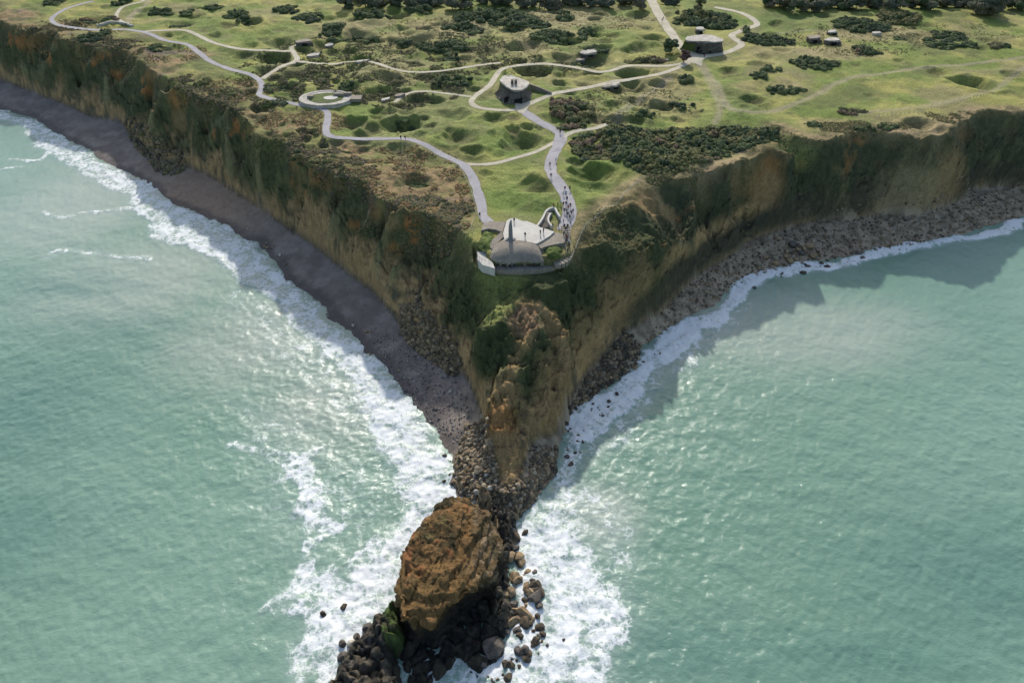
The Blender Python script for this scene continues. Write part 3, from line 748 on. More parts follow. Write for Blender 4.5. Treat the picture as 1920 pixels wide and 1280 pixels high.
def noi(scale, det, rough=.6, dist=0.0, vec=None):
    t = node(n, 'ShaderNodeTexNoise'); t.inputs['Scale'].default_value = scale; t.inputs['Detail'].default_value = det
    t.inputs['Roughness'].default_value = rough; t.inputs['Distortion'].default_value = dist
    n.links.new(vec or geo.outputs['Position'], t.inputs['Vector']); return t
def mth(op, a, b_=None, c=None):
    q = node(n, 'ShaderNodeMath', operation=op)
    for i, v in enumerate((a, b_, c)):
        if v is None: continue
        if isinstance(v, (int, float)): q.inputs[i].default_value = v
        else: n.links.new(v, q.inputs[i])
    return q.outputs[0]
wn = noi(.55, 3, .6)
wv = node(n, 'ShaderNodeVectorMath', operation='MULTIPLY_ADD')
n.links.new(wn.outputs['Color'], wv.inputs[0]); wv.inputs[1].default_value = (2.4, 2.4, 0); n.links.new(geo.outputs['Position'], wv.inputs[2])
vo = node(n, 'ShaderNodeTexVoronoi', feature='DISTANCE_TO_EDGE'); vo.inputs['Scale'].default_value = .55
n.links.new(wv.outputs[0], vo.inputs['Vector'])
vo2 = node(n, 'ShaderNodeTexVoronoi', feature='DISTANCE_TO_EDGE'); vo2.inputs['Scale'].default_value = 1.5
n.links.new(wv.outputs[0], vo2.inputs['Vector'])
lace = mth('ADD', mth('MULTIPLY', mth('SUBTRACT', .22, vo.outputs['Distance']), 1.1), mth('MULTIPLY', mth('SUBTRACT', .2, vo2.outputs['Distance']), .7))
fn = noi(.22, 8, .68, .6)
val = mth('ADD', mth('ADD', fa.outputs['Fac'], mth('MULTIPLY', mth('SUBTRACT', fn.outputs['Fac'], .5), 2.6)), lace)
fm = node(n, 'ShaderNodeMapRange', interpolation_type='SMOOTHSTEP'); fm.inputs['From Min'].default_value = .54; fm.inputs['From Max'].default_value = 1.16
n.links.new(val, fm.inputs['Value'])
gate = node(n, 'ShaderNodeMapRange', interpolation_type='SMOOTHSTEP'); gate.inputs['From Min'].default_value = .12; gate.inputs['From Max'].default_value = .4
n.links.new(fa.outputs['Fac'], gate.inputs['Value'])
ff = mth('MULTIPLY', fm.outputs[0], gate.outputs[0])
mx = node(n, 'ShaderNodeMix', data_type='RGBA'); mx.inputs['B'].default_value = (.62, .64, .64, 1)
# faint milky veil of old foam between the dense patches
mil = node(n, 'ShaderNodeMix', data_type='RGBA'); mil.inputs['B'].default_value = (.3, .36, .33, 1)
n.links.new(mth('MULTIPLY', fa.outputs['Fac'], .6), mil.inputs['Factor']); n.links.new(ca.outputs['Color'], mil.inputs['A'])
n.links.new(mil.outputs['Result'], mx.inputs['A']); n.links.new(ff, mx.inputs['Factor'])
n.links.new(mx.outputs['Result'], b.inputs['Base Color'])
rm = node(n, 'ShaderNodeMapRange'); rm.inputs['To Min'].default_value = .1; rm.inputs['To Max'].default_value = .8
n.links.new(ff, rm.inputs['Value']); n.links.new(rm.outputs[0], b.inputs['Roughness'])
b.inputs['IOR'].default_value = 1.33
mp = node(n, 'ShaderNodeMapping'); mp.inputs['Rotation'].default_value = (0, 0, math.radians(-20)); mp.inputs['Scale'].default_value = (.6, 1, 1)
n.links.new(geo.outputs['Position'], mp.inputs['Vector'])
b1 = noi(.9, 6, .7, .3, mp.outputs[0]); b2 = noi(3.2, 4, .6)
bh = mth('ADD', mth('ADD', b1.outputs['Fac'], mth('MULTIPLY', b2.outputs['Fac'], .3)), mth('MULTIPLY', ff, .25))
bp = node(n, 'ShaderNodeBump'); bp.inputs['Strength'].default_value = 1; bp.inputs['Distance'].default_value = .15
n.links.new(bh, bp.inputs['Height']); n.links.new(bp.outputs[0], b.inputs['Normal'])
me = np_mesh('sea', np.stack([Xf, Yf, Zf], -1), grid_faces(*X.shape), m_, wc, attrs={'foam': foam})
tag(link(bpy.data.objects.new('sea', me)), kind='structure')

# ------------------------------------------------------------------ sea stack and rock masses
def loft_closed(rings, cap=True):
    """rings: list of (n,3) arrays, outer/bottom first, last ring shrinks to the middle"""
    nr = len(rings); k = len(rings[0]); V = np.concatenate(rings)
    i = np.arange(nr * k).reshape(nr, k); j = np.roll(i, -1, 1)
    F = np.stack([i[:-1], j[:-1], j[1:], i[1:]], -1).reshape(-1, 4)
    return V, F
def resample(p, n):
    p = np.vstack([p, p[:1]]); d = np.r_[0, np.cumsum(np.linalg.norm(np.diff(p, axis=0), axis=1))]
    t = np.linspace(0, d[-1], n, endpoint=False)
    return np.stack([np.interp(t, d, p[:, i]) for i in range(p.shape[1])], -1)
STK = [(850,932,11),(823,948,12),(787,983,13),(764,1022,14),(750,1061,14.5),(746,1104,14.5),(746,1143,14),(750,1168,13.5),(776,1158,13.5),(803,1172,13),
       (834,1134,13),(858,1126,12.5),(881,1106,12),(909,1090,11),(924,1053,10),(930,1014,9.5),(922,980,9),(906,953,9),(889,936,9.5),(870,928,10)]
rim = resample(smooth_line(np.vstack([PL(STK), PL(STK[:1])]), 1.0)[:-1], 260)
cen = rim[:, :2].mean(0)
rings = []
for t in np.linspace(0, 1, 42):
    z_ = -1.5 + (rim[:, 2] + 1.5) * t
    k = np.zeros(len(rim)); d = rim[:, :2] - cen; L_ = np.linalg.norm(d, axis=1); un = d / L_[:, None]
    out = 2.6 * (1 - t) ** 1.5 * (un[:, 0] < .2) + 1.8 * (1 - t) * (un[:, 0] >= .2)
    front = sst(.35, .9, -un[:, 1] + .25 * un[:, 0])
    out = out * (1 - front) - front * 4.2 * np.sin(np.pi * np.clip(1 - t, 0, 1)) ** .8
    rings.append(np.column_stack([rim[:, :2] + un * out[:, None], z_]))
for sc_ in np.linspace(.97, 0.0, 40):
    xy = cen + (rim[:, :2] - cen) * sc_
    ridge = (1 - sc_ ** 2.2)
    zz = rim[:, 2] * sc_ + (1 - sc_) * 13.2 + ridge * 1.3 + .9 * ridge * np.clip((xy[:, 1] - cen[1]) / 12, -1, 1) + 2.2 * ridge * np.exp(-((xy[:, 0] - cen[0] + 3.0 + .12 * (xy[:, 1] - cen[1])) / 3.6) ** 2)
    rings.append(np.column_stack([xy, zz]))
V, F = loft_closed(rings)
bot = [np.column_stack([cen + (rings[0][:, :2] - cen) * k_, np.full(len(rim), -1.5)]) for k_ in (0.0, .35, .7)]
V, F = loft_closed(bot + rings)
tmp = bpy.data.objects.new('tmp', np_mesh('tmp', V, F, M_ROCK)); COL.objects.link(tmp)
md = tmp.modifiers.new('r', 'REMESH'); md.mode = 'VOXEL'; md.voxel_size = .2
dg = bpy.context.evaluated_depsgraph_get(); em = bpy.data.meshes.new_from_object(tmp.evaluated_get(dg)); bpy.data.objects.remove(tmp)
V = np.zeros(len(em.vertices) * 3, np.float32); em.vertices.foreach_get('co', V); V = V.reshape(-1, 3).astype(float)
d = np.zeros(len(em.vertices) * 3, np.float32); em.vertices.foreach_get('normal', d); d = d.reshape(-1, 3).astype(float)
F = np.array([p.vertices[:] for p in em.polygons if len(p.vertices) == 4])
for nx, ny, nz, dx, dy, pz in ((.72, .0, .69, 3.6, 0, 13.6), (-.5, .5, .7, -3.5, 8.5, 14.2), (.12, -.42, .9, 0, -8, 13.9), (-.96, .0, .28, -8.6, 0, 12.5),
                               (.5, .6, .62, 5, 11, 12.0), (-.16, -.1, .98, -2, 0, 14.6), (.86, -.45, .25, 6, -8, 9)):
    n3 = np.array([nx, ny, nz]); n3 /= np.linalg.norm(n3); p3 = np.array([cen[0] + dx, cen[1] + dy, pz])
    ex = (V - p3) @ n3; k_ = ex > 0
    V[k_] -= n3 * ex[k_][:, None]
ledge = np.abs(((V[:, 2] + .25 * V[:, 1] + .6 * fbm3(V[:, 0], V[:, 1], V[:, 2], 4, 2, 120)) / 1.7) % 1 - .5) * 2
nn = (ledge - .5) * .55 + fbm3(V[:, 0], V[:, 1] * .6, V[:, 2], 6.5, 4, 101) * .9 + (1 - np.abs(fbm3(V[:, 0], V[:, 1] * .5, V[:, 2], 2.6, 4, 102)) - .6) * .9 + fbm3(V[:, 0], V[:, 1], V[:, 2], .8, 3, 103) * .3
qx = V[:, 0] + 1.3 * fbm3(V[:, 0], V[:, 1], V[:, 2], 3, 3, 110); qy = V[:, 1] * .38 + 1.0 * fbm3(V[:, 0], V[:, 1], V[:, 2], 3, 3, 111)
w1, g1 = worley3(qx, qy, V[:, 2] * .55, 3.0, 3); w2, g2 = worley3(qx, qy, V[:, 2] * .6, 1.1, 4)
nn = nn + (w1 - .5) * .9 - (1 - sst(0, .06, g1)) * .15 + (w2 - .5) * .45
V = V + d * nn[:, None]
a1 = fbm3(V[:, 0], V[:, 1], V[:, 2], 4, 4, 105); a2 = fbm3(V[:, 0], V[:, 1], V[:, 2], 1.3, 3, 106); o1 = np.ones(len(V))
c = mix(o1[:, None] * C(.2, .12, .05), o1[:, None] * C(.055, .046, .024), sst(-.25, .2, a1))
c = mix(c, o1[:, None] * C(.26, .175, .085), sst(.1, .5, a2) * .45)
c = mix(c, o1[:, None] * C(.36, .16, .07), sst(.3, .5, fbm3(V[:, 0], V[:, 1], V[:, 2], 2.8, 3, 108)) * sst(7, 11, V[:, 2]) * .8)
c = mix(c, o1[:, None] * C(.13, .12, .05), sst(.3, .6, fbm3(V[:, 0], V[:, 1], V[:, 2], 3.6, 3, 109)) * sst(10, 13, V[:, 2]) * .6)
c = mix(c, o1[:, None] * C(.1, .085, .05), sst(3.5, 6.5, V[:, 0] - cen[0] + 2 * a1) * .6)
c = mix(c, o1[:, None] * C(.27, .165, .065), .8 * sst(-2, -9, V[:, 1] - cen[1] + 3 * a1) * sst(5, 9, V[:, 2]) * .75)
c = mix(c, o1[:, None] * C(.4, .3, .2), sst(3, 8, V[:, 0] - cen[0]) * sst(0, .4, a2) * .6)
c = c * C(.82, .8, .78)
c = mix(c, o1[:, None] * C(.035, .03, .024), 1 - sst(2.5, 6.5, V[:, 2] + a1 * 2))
M_STACK = attr_mat('ochre cliff rock', noise=((.7, .2), (3., .3)), bump=.8, bscale=1.4)
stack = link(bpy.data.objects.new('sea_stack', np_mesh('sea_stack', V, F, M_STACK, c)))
tag(stack, 'tall ochre brown sea stack with dark undercut foot, standing in surf off the point', 'sea stack')

def rock_mass(name, pl, h, colf, seed, label, cat, blocky=2.2, zb=-.7, soft=2.5, res=.28, parent=None, lift=0, zpix=0.0):
    q = PL(pl, zpix)[:, :2]; q = smooth_line(np.vstack([q, q[:1]]), 1.0)[:-1]
    lo, hi = q.min(0) - 1, q.max(0) + 1
    xs = np.arange(lo[0], hi[0], res); ys = np.arange(lo[1], hi[1], res)
    XX, YY = np.meshgrid(xs, ys); x, y = XX.ravel(), YY.ravel()
    sd = signed(x + 1.2 * fbm2(x, y, 3, 3, seed), y + 1.2 * fbm2(x, y, 3, 3, seed + 1), q)
    body = sst(-.3, soft, sd)
    zz = zb + (h - zb) * body * (.62 + .38 * ridge2(x, y, blocky * 2.2, 3, seed + 2)) + body * (ridge2(x, y, blocky, 3, seed + 3) - .5) * min(h, 3) * .55 + body * fbm2(x, y, .8, 2, seed + 4) * .25 + lift
    w1, g1 = worley3(x, y, zz * .6, blocky, seed % 7); w2, g2 = worley3(x, y, zz * .6, blocky * .45, seed % 5)
    zz = zz + body * ((w1 - .5) * min(h, 3.2) * .75 - (1 - sst(0, .16, g1)) * min(h, 2) * .5 + (w2 - .5) * .6)
    sdF = sd
    F = grid_faces(*XX.shape); keep = (sdF[F].max(1) > -.25)
    V = np.stack([x, y, zz], -1)
    col = colf(x, y, zz, seed)
    v, f, cc = submesh(V, F, keep, col)
    # skirt under the edge keeps it solid
    o = link(bpy.data.objects.new(name, np_mesh(name, v, f, M_ROCK, cc)), parent)
    if label: tag(o, label, cat)
    return o
def cdark(x, y, z, sd):
    o1 = np.ones(len(x)); n1 = fbm2(x, y, 2.2, 4, sd + 9); n2 = fbm2(x, y, .7, 3, sd + 10)
    c = mix(o1[:, None] * C(.035, .032, .026), o1[:, None] * C(.1, .085, .06), sst(-.2, .5, n1))
    return mix(c, o1[:, None] * C(.16, .14, .12), sst(.2, .6, n2) * .6)
def cshaded(x, y, z, sd): return cdark(x, y, z, sd) * .5  # dark rock lowered further, the stack's shadow put into the colour
def cweed(x, y, z, sd):
    o1 = np.ones(len(x)); n1 = fbm2(x, y, 1.5, 4, sd + 9)
    c = mix(o1[:, None] * C(.035, .06, .018), o1[:, None] * C(.075, .11, .03), sst(-.3, .4, n1))
    return mix(c, o1[:, None] * C(.05, .045, .03), sst(-.1, .25, fbm2(x, y, .9, 3, sd)) * .85)
def ctan(x, y, z, sd):
    o1 = np.ones(len(x)); n1 = fbm2(x, y, 2.2, 4, sd + 9); n2 = fbm2(x, y, .7, 3, sd + 10)
    c = mix(o1[:, None] * C(.3, .22, .13), o1[:, None] * C(.13, .1, .06), sst(-.2, .5, n1))
    return mix(c, o1[:, None] * C(.42, .33, .22), sst(.1, .5, n2) * .6)
rock_mass('rock_outcrop', [(690,1168),(722,1150),(745,1180),(752,1230),(748,1330),(600,1330),(622,1262),(648,1225),(668,1196)], 4.2, cdark, 201,
          'large rough grey-brown rock outcrop at the bottom edge, left of the stack foot', 'rock', 2.6)
rock_mass('weedy_rock', [(706,1172),(728,1142),(750,1135),(758,1180),(756,1222),(735,1236),(716,1226),(708,1200)], 6.0, cweed, 211,
          'bright green weed-covered rock against the left foot of the stack', 'rock', 3.0, soft=2.0, lift=.4)
rock_mass('rock_shelf', [(742,1170),(780,1120),(860,1085),(925,1070),(950,1120),(950,1180),(958,1215),(930,1250),(905,1275),(880,1282),(862,1240),(850,1255),(820,1290),(760,1300),(740,1250)], 1.6, cshaded, 221,
          'low dark wet rock shelf, painted black with shade, under the front of the stack', 'rock', 3.2, zb=-1.0)
rock_mass('rubble_ridge', [(884,938),(905,930),(930,938),(948,958),(968,965),(972,1000),(968,1045),(958,1070),(962,1110),(960,1165),(930,1190),(905,1180),(912,1120),(930,1070),(925,1010),(905,960)], 3.4, cdark, 231,
          'dark rubble ridge joining the cliff toe and the right side of the stack', 'rock', 2.0)
rock_mass('pale_rock_spine', [(884,934),(900,905),(925,915),(935,940),(940,985),(945,1040),(940,1085),(950,1120),(945,1150),(928,1150),(925,1110),(932,1060),(925,1000),(915,955),(900,945)], 5.6, ctan, 241,
          'pale tan rock spine along the right flank of the stack', 'rock', 1.8, zpix=2)
rock_mass('rock_apron', [(848,860),(880,820),(905,840),(925,900),(945,930),(975,925),(1000,870),(1030,850),(1040,880),(1015,920),(985,955),(960,975),(900,960),(870,935),(850,920),(842,885)], 2.0, ctan, 251,
          'tan boulder apron around the toe of the headland', 'rock', 1.6, zpix=1)

# ------------------------------------------------------------------ boulders (each its own thing)
def boulder_mesh(seed, col, sub=3):
    bm = bmesh.new(); bmesh.ops.create_icosphere(bm, subdivisions=sub, radius=1.0)
    r_ = random.Random(seed); pl = [(Vector((r_.uniform(-1, 1), r_.uniform(-1, 1), r_.uniform(-.6, 1))).normalized(), r_.uniform(.55, .85)) for _ in range(9)]
    for v in bm.verts:
        for nn_, d_ in pl:
            t = v.co.dot(nn_)
            if t > d_: v.co -= nn_ * (t - d_)
    co = np.array([v.co[:] for v in bm.verts]); nz = fbm3(co[:, 0] + seed, co[:, 1], co[:, 2], .5, 3, seed)
    for v, q in zip(bm.verts, nz): v.co *= 1 + .13 * q
    me = bpy.data.meshes.new('boulder'); bm.to_mesh(me); bm.free()
    c = np.ones((len(co), 4), np.float32)
    n2 = sst(-.2, .4, fbm3(co[:, 0], co[:, 1] + seed, co[:, 2], .7, 3, seed + 1))
    c[:, :3] = np.array(col[0])[None] * (1 - n2[:, None]) + np.array(col[1])[None] * n2[:, None]
    wet = (1 - sst(-.2, .25, co[:, 2]))[:, None] * .7
    c[:, :3] = c[:, :3] * (1 - wet) + np.array([.035, .03, .025]) * wet
    a = me.color_attributes.new('Col', 'FLOAT_COLOR', 'POINT'); a.data.foreach_set('color', c.ravel())
    me.materials.append(M_ROCK)
    return me
TAN = ((.33, .24, .14), (.17, .125, .075)); DRK = ((.06, .05, .038), (.14, .105, .065)); PAL = ((.45, .42, .36), (.3, .27, .22)); GRY = ((.13, .115, .1), (.07, .06, .05))
BM_ = {k: [boulder_mesh(i * 13 + j, c, 3) for i in range(4)] for j, (k, c) in enumerate((('tan', TAN), ('dark', DRK), ('pale', PAL), ('grey', GRY)))}
rnd = random.Random(11)
def boulder(px, py, w_, kind, label, group=None, h=.7, zoff=None, asp=None, name='boulder'):
    x, y, _ = P(px, py, 1.0); o = bpy.data.objects.new(name, rnd.choice(BM_[kind]))
    g = max(zat(x, y), -.25)
    x2, y2, _ = P(px, py, g + .2)
    g = max(zat(x2, y2), -.05)
    R = w_ * mpp(py, 1.0) / 2 if w_ > 0 else 1
    hh = R * h
    o.location = (x2, y2, g + hh * .38 if zoff is None else zoff)
    o.scale = (R * rnd.uniform(.85, 1.1), R * (asp or rnd.uniform(.7, 1.2)), hh)
    o.rotation_euler = (rnd.uniform(-.25, .25), rnd.uniform(-.25, .25), rnd.uniform(0, 6.28))
    link(o); tag(o, label, 'boulder', group); return o
BIG = [(1004,1118,34,'grey','round grey-brown boulder right of the stack, the largest one standing in the surf'),
       (1003,1098,30,'dark','dark boulder just behind the largest round boulder in the surf'),
       (985,1168,30,'dark','black flat-topped boulder below the largest round boulder, edged with foam'),
       (1010,1135,20,'grey','small grey boulder touching the lower right of the largest surf boulder'),
       (942,1118,34,'tan','big smooth tan boulder at the front end of the pale rock spine'),
       (1004,1203,24,'dark','dark squat boulder ringed by foam, below the black flat-topped boulder'),
       (990,1225,19,'dark','narrow upright dark boulder in foam near the bottom edge'),
       (972,1222,24,'grey','grey rounded boulder in foam, left neighbour of the narrow upright one'),
       (958,1247,22,'dark','dark boulder in white foam near the bottom edge, lowest but two'),
       (952,1272,20,'dark','dark boulder half cut by the bottom edge of the picture'),
       (975,1196,22,'dark','dark boulder between the rubble and the foam pool right of the shelf'),
       (924,1215,44,'grey','broad flat speckled grey boulder at the right end of the rock shelf'),
       (905,1245,22,'grey','grey boulder in the surf gap below the rock shelf'),
       (1056,1200,10,'grey','lone small grey boulder in foam well right of the stack'),
       (985,1000,16,'dark','dark boulder alone in the foam channel right of the rubble ridge'),
       (1057,1043,10,'grey','single small boulder in open foam right of the channel'),
       (870,822,16,'tan','upright tan boulder at the end of the shingle beach'),
       (645,1138,16,'dark','dark slab awash in the surf left of the weedy rock'),
       (606,1152,18,'dark','low dark rock awash furthest left in the surf by the stack'),
       (690,1178,22,'grey','grey boulder at the upper shoulder of the big left outcrop'),
       (664,1208,26,'pale','pale grey boulder on the left slope of the big left outcrop'),
       (645,1232,24,'grey','grey boulder lying lowest on the left side of the big left outcrop'),
       (1037,880,22,'dark','black boulder at the water line right of the headland toe'),
       (1285,468,0,'tan','x')]
for b_ in BIG[:-1]: boulder(*b_[:4], b_[4])
def scatter(n, zone, wr, kinds, label, group, h=.7, sink=None):
    q = [P(*p, 0.0)[:2] for p in zone]; k = 0; xs = [p[0] for p in zone]; ys = [p[1] for p in zone]; zz = np.array(zone, float)
    while k < n:
        px, py = rnd.uniform(min(xs), max(xs)), rnd.uniform(min(ys), max(ys))
        if not inside(np.array([px]), np.array([py]), zz)[0]: continue
        u_ = rnd.random() ** 2.2; kd = rnd.choice(kinds)
        mx_, my_ = sum(xs) / len(xs), sum(ys) / len(ys)
        size = 'small' if u_ < .12 else ('middling' if u_ < .45 else 'large')
        side = ('far' if py < my_ else 'near') + '-' + ('left' if px < mx_ else 'right')
        boulder(px, py, wr[0] + (wr[1] - wr[0]) * u_, kd, f'{size} {kd} {label} in its {side} part', group, h); k += 1
scatter(62, [(855,860),(885,835),(910,860),(935,915),(930,950),(885,945),(860,925),(845,895)], (5, 17), ['tan','tan','tan','pale','grey'],
        'boulder of the rubble joining headland and stack,', 'tan boulders between headland and stack')
scatter(10, [(820,850),(850,860),(862,900),(850,925),(815,880)], (4, 11), ['dark','grey'],
        'boulder awash left of the headland toe,', 'dark boulders in the foam left of the toe')
scatter(80, [(940,960),(965,1000),(980,1050),(1005,1075),(1025,1120),(1010,1160),(970,1190),(930,1185),(950,1100),(935,1020)], (9, 30), ['dark','grey','tan','tan'],
        'boulder of the heap beside the stack on its right,', 'boulders heaped along the right side of the stack')
scatter(30, [(930,1180),(1000,1165),(1040,1185),(1010,1250),(960,1279),(900,1279),(900,1240)], (8, 22), ['dark','grey'],
        'boulder of the foam field below the stack,', 'dark boulders in the foam near the bottom edge')
scatter(26, [(640,1200),(700,1180),(745,1240),(740,1279),(630,1279)], (6, 18), ['grey','grey','tan'],
        'boulder on the big left rock outcrop,', 'boulders on the left outcrop', h=1.0)
scatter(70, [(1045,870),(1060,775),(1120,735),(1200,655),(1290,595),(1270,640),(1190,730),(1120,800),(1072,880)], (3, 14), ['dark','dark','grey'],
        'boulder in broken water under the right cliff,', 'black boulders in the water under the right cliff', h=.6)
scatter(34, [(1380,535),(1500,495),(1640,465),(1760,450),(1640,485),(1500,515),(1420,540)], (4, 14), ['dark','grey'],
        'rock on the far right water line,', 'dark rocks along the far right shore', h=.5)
scatter(22, [(1420,470),(1455,445),(1510,450),(1545,470),(1530,485),(1450,500)], (6, 18), ['tan','tan','grey'],
        'block of the rockfall on the right beach,', 'fallen blocks on the right beach', h=.8)
scatter(24, [(430,400),(455,420),(560,500),(640,600),(690,600),(740,680),(860,740),(830,760),(620,615),(500,470)], (4, 11), ['pale','pale','tan'],
        'stone on the dark left shingle beach,', 'pale stones on the left beach', h=.6)

# rubble fans: nobody could count these
def rubble(name, zone, n, wr, cols, mt=M_ROCK, zpx=2.0):
    icob = bmesh.new(); bmesh.ops.create_icosphere(icob, subdivisions=1, radius=1); bv = np.array([v.co[:] for v in icob.verts]); bf = np.array([[v.index for v in f.verts] for f in icob.faces]); icob.free()
    zz = PL(zone, zpx)[:, :2]; r_ = np.random.RandomState(len(zone) * 7 + n)
    lo, hi = zz.min(0), zz.max(0); p = r_.uniform(lo, hi, (n * 3, 2)); p = p[inside(p[:, 0], p[:, 1], zz)][:n]
    z0 = Zt(p[:, 0], p[:, 1]); ok = z0 > -.3; p = p[ok]; z0 = z0[ok]; k = len(p)
    R = wr[0] + (wr[1] - wr[0]) * r_.rand(k) ** 2.5
    sc_ = R[:, None] * r_.uniform(.6, 1.1, (k, 3)); sc_[:, 2] *= .8
    V = bv[None] * (1 + .35 * (r_.rand(k, len(bv), 1) - .5)) * sc_[:, None, :]
    an = r_.rand(k) * 6.28; ca_, sa = np.cos(an)[:, None], np.sin(an)[:, None]
    V = np.stack([V[..., 0] * ca_ - V[..., 1] * sa, V[..., 0] * sa + V[..., 1] * ca_, V[..., 2]], -1)
    V += np.stack([p[:, 0], p[:, 1], z0 + R * .25], -1)[:, None, :]
    F = (bf[None] + (np.arange(k) * len(bv))[:, None, None]).reshape(-1, 3)
    cc = np.array(cols)[r_.randint(0, len(cols), k)] * r_.uniform(.7, 1.25, (k, 1))
    me = np_mesh(name, V.reshape(-1, 3), F, mt, np.repeat(cc, len(bv), 0), smooth=False)
    return tag(link(bpy.data.objects.new(name, me)), kind='stuff')
TN = [(.24,.175,.105),(.16,.125,.08),(.09,.075,.055),(.3,.25,.18)]
tag(rubble('rockfall_rubble', [(232,232),(262,245),(300,285),(345,298),(352,312),(318,322),(290,312),(255,275)], 1500, (.3, 1.4), TN[:3]+[(.16,.15,.07)], zpx=4), 'brown rockfall rubble fan at the foot of the left cliff', 'rubble')
tag(rubble('cliff_foot_rubble', [(750,585),(790,600),(835,645),(870,690),(850,700),(812,676),(775,645),(750,620)], 1100, (.25, 1.1), [(.27,.2,.12),(.18,.14,.085),(.11,.09,.06)], zpx=4), 'pale broken rock banked against the left cliff foot', 'rubble')
tag(rubble('shore_rubble', [(1195,645),(1275,555),(1370,485),(1460,440),(1560,415),(1725,405),(1820,365),(1920,358),(1920,402),(1700,457),(1500,490),(1390,525),(1300,585),(1215,645)], 6500, (.18, .75), [(.25,.185,.115),(.18,.135,.085),(.11,.085,.06),(.3,.235,.165)], zpx=1.5), 'loose brown rubble covering the narrow right shore', 'rubble')
tag(rubble('shore_rubble', [(1062,800),(1070,760),(1090,728),(1140,668),(1172,628),(1202,640),(1195,684),(1130,724),(1090,752),(1066,775)], 1100, (.25, 1.1), TN[:3]+[(.07,.06,.045)], zpx=1.5), 'brown rubble strip under the right side of the headland', 'rubble')
tag(rubble('toe_rubble', [(875,800),(905,800),(930,890),(945,930),(990,900),(995,850),(1045,835),(1040,880),(1000,935),(970,965),(905,955),(862,920),(850,870)], 2600, (.2, .9), TN, zpx=1.5), 'small broken stone packed round the toe of the headland', 'rubble')
tag(rubble('beach_cobbles', [(700,610),(760,650),(870,725),(890,790),(865,840),(800,780),(700,660)], 900, (.12, .4), [(.2,.18,.18),(.1,.09,.09),(.3,.28,.26)], zpx=1.5), 'scattered cobbles on the dark shingle near the point', 'cobbles')

# ------------------------------------------------------------------ bunkers
def prism(name, pts, ztop, zbot, mt, parent=None, bevel=.12):
    bm = bmesh.new(); n_ = len(pts)
    zt = ztop if hasattr(ztop, '__len__') else [ztop] * n_
    tp = [bm.verts.new((p[0], p[1], z)) for p, z in zip(pts, zt)]; bt = [bm.verts.new((p[0], p[1], zbot)) for p in pts]
    bm.faces.new(tp); bm.faces.new(bt[::-1])
    for i in range(n_): bm.faces.new((tp[i], bt[i], bt[(i + 1) % n_], tp[(i + 1) % n_]))
    if bevel: bmesh.ops.bevel(bm, geom=list(bm.edges), offset=bevel, segments=1, affect='EDGES')
    return bm_obj(name, bm, mt, parent)
def wall(name, line, ht, th, zb, mt, parent=None):
    """low wall following a line; line points are (x, y, ztop)"""
    L = np.array(line, float); t = np.gradient(L[:, :2], axis=0); t /= np.linalg.norm(t, axis=1)[:, None] + 1e-9
    nn_ = np.stack([-t[:, 1], t[:, 0]], -1) * th / 2
    k = len(L); V = np.concatenate([np.column_stack([L[:, :2] + nn_, L[:, 2]]), np.column_stack([L[:, :2] - nn_, L[:, 2]]),
                                    np.column_stack([L[:, :2] - nn_, np.full(k, zb)]), np.column_stack([L[:, :2] + nn_, np.full(k, zb)])])
    bm = bmesh.new(); vs = [bm.verts.new(v) for v in V]
    for i in range(k - 1):
        for a in range(4):
            b_ = (a + 1) % 4; bm.faces.new((vs[a*k+i], vs[a*k+i+1], vs[b_*k+i+1], vs[b_*k+i]))
    bm.faces.new([vs[a*k] for a in range(4)]); bm.faces.new([vs[a*k+k-1] for a in range(4)][::-1])
    return bm_obj(name, bm, mt, parent)

op = empty('observation_bunker', P(968, 470, 30.0)); OL = Vector(op.location)
tag(op, 'concrete observation bunker with domed front and pale flat roof at the headland tip', 'bunker')
def rel(o):                                             # keep world-built geometry under its thing's base
    o.matrix_parent_inverse = Matrix.Translation(-OLc); return o
OLc = OL
# domed roof of the front part
dome_back = PL([(922,466,30.2),(930,458,30.9),(944,449,31.6),(956,450,31.7),(972,450,31.7),(988,452,31.7),(1005,456,31.5),(1010,461,31.0),(1014,468,30.4)])
dome_front = PL([(921,484,29.6),(930,489,29.5),(945,491,29.5),(958,491,29.6),(970,488,29.7),(985,488,29.7),(998,489,29.7),(1010,490,29.6),(1018,490,29.5)])
nb_ = 40
def rs_line(p, n_):
    d = np.r_[0, np.cumsum(np.linalg.norm(np.diff(p, axis=0), axis=1))]; t = np.linspace(0, d[-1], n_)
    return np.stack([np.interp(t, d, p[:, i]) for i in range(3)], -1)
A, B = rs_line(dome_back, nb_), rs_line(dome_front, nb_)
rws = []
uu = np.linspace(0, 1, nb_)
edge = np.sin(np.pi * np.clip(uu, 0, 1)) ** .35
for t in np.linspace(0, 1, 22):
    r_ = A * (1 - t) + B * t
    r_[:, 2] = A[:, 2] * (1 - t) + B[:, 2] * t + (.75 * np.sin(np.pi * t ** 1.15) - .55 * t ** 6) * edge
    r_[:, 2] += .08 * fbm2(r_[:, 0], r_[:, 1], 1.5, 3, 301)
    rws.append(r_)
lip = rws[-1].copy(); lip[:, 2] -= .3; rws.append(lip)
inn = lip.copy(); inn[:, 1] += 1.1; rws.append(inn)
low_ = inn.copy(); low_[:, 2] = 29.0; 
back = A.copy(); back[:, 2] = 28.5
V = np.concatenate([back[None].reshape(-1, 3)] + rws); nr_ = len(rws) + 1
rel(link(bpy.data.objects.new('domed_roof', np_mesh('domed_roof', V, grid_faces(nr_, nb_), M_CONC)), op))
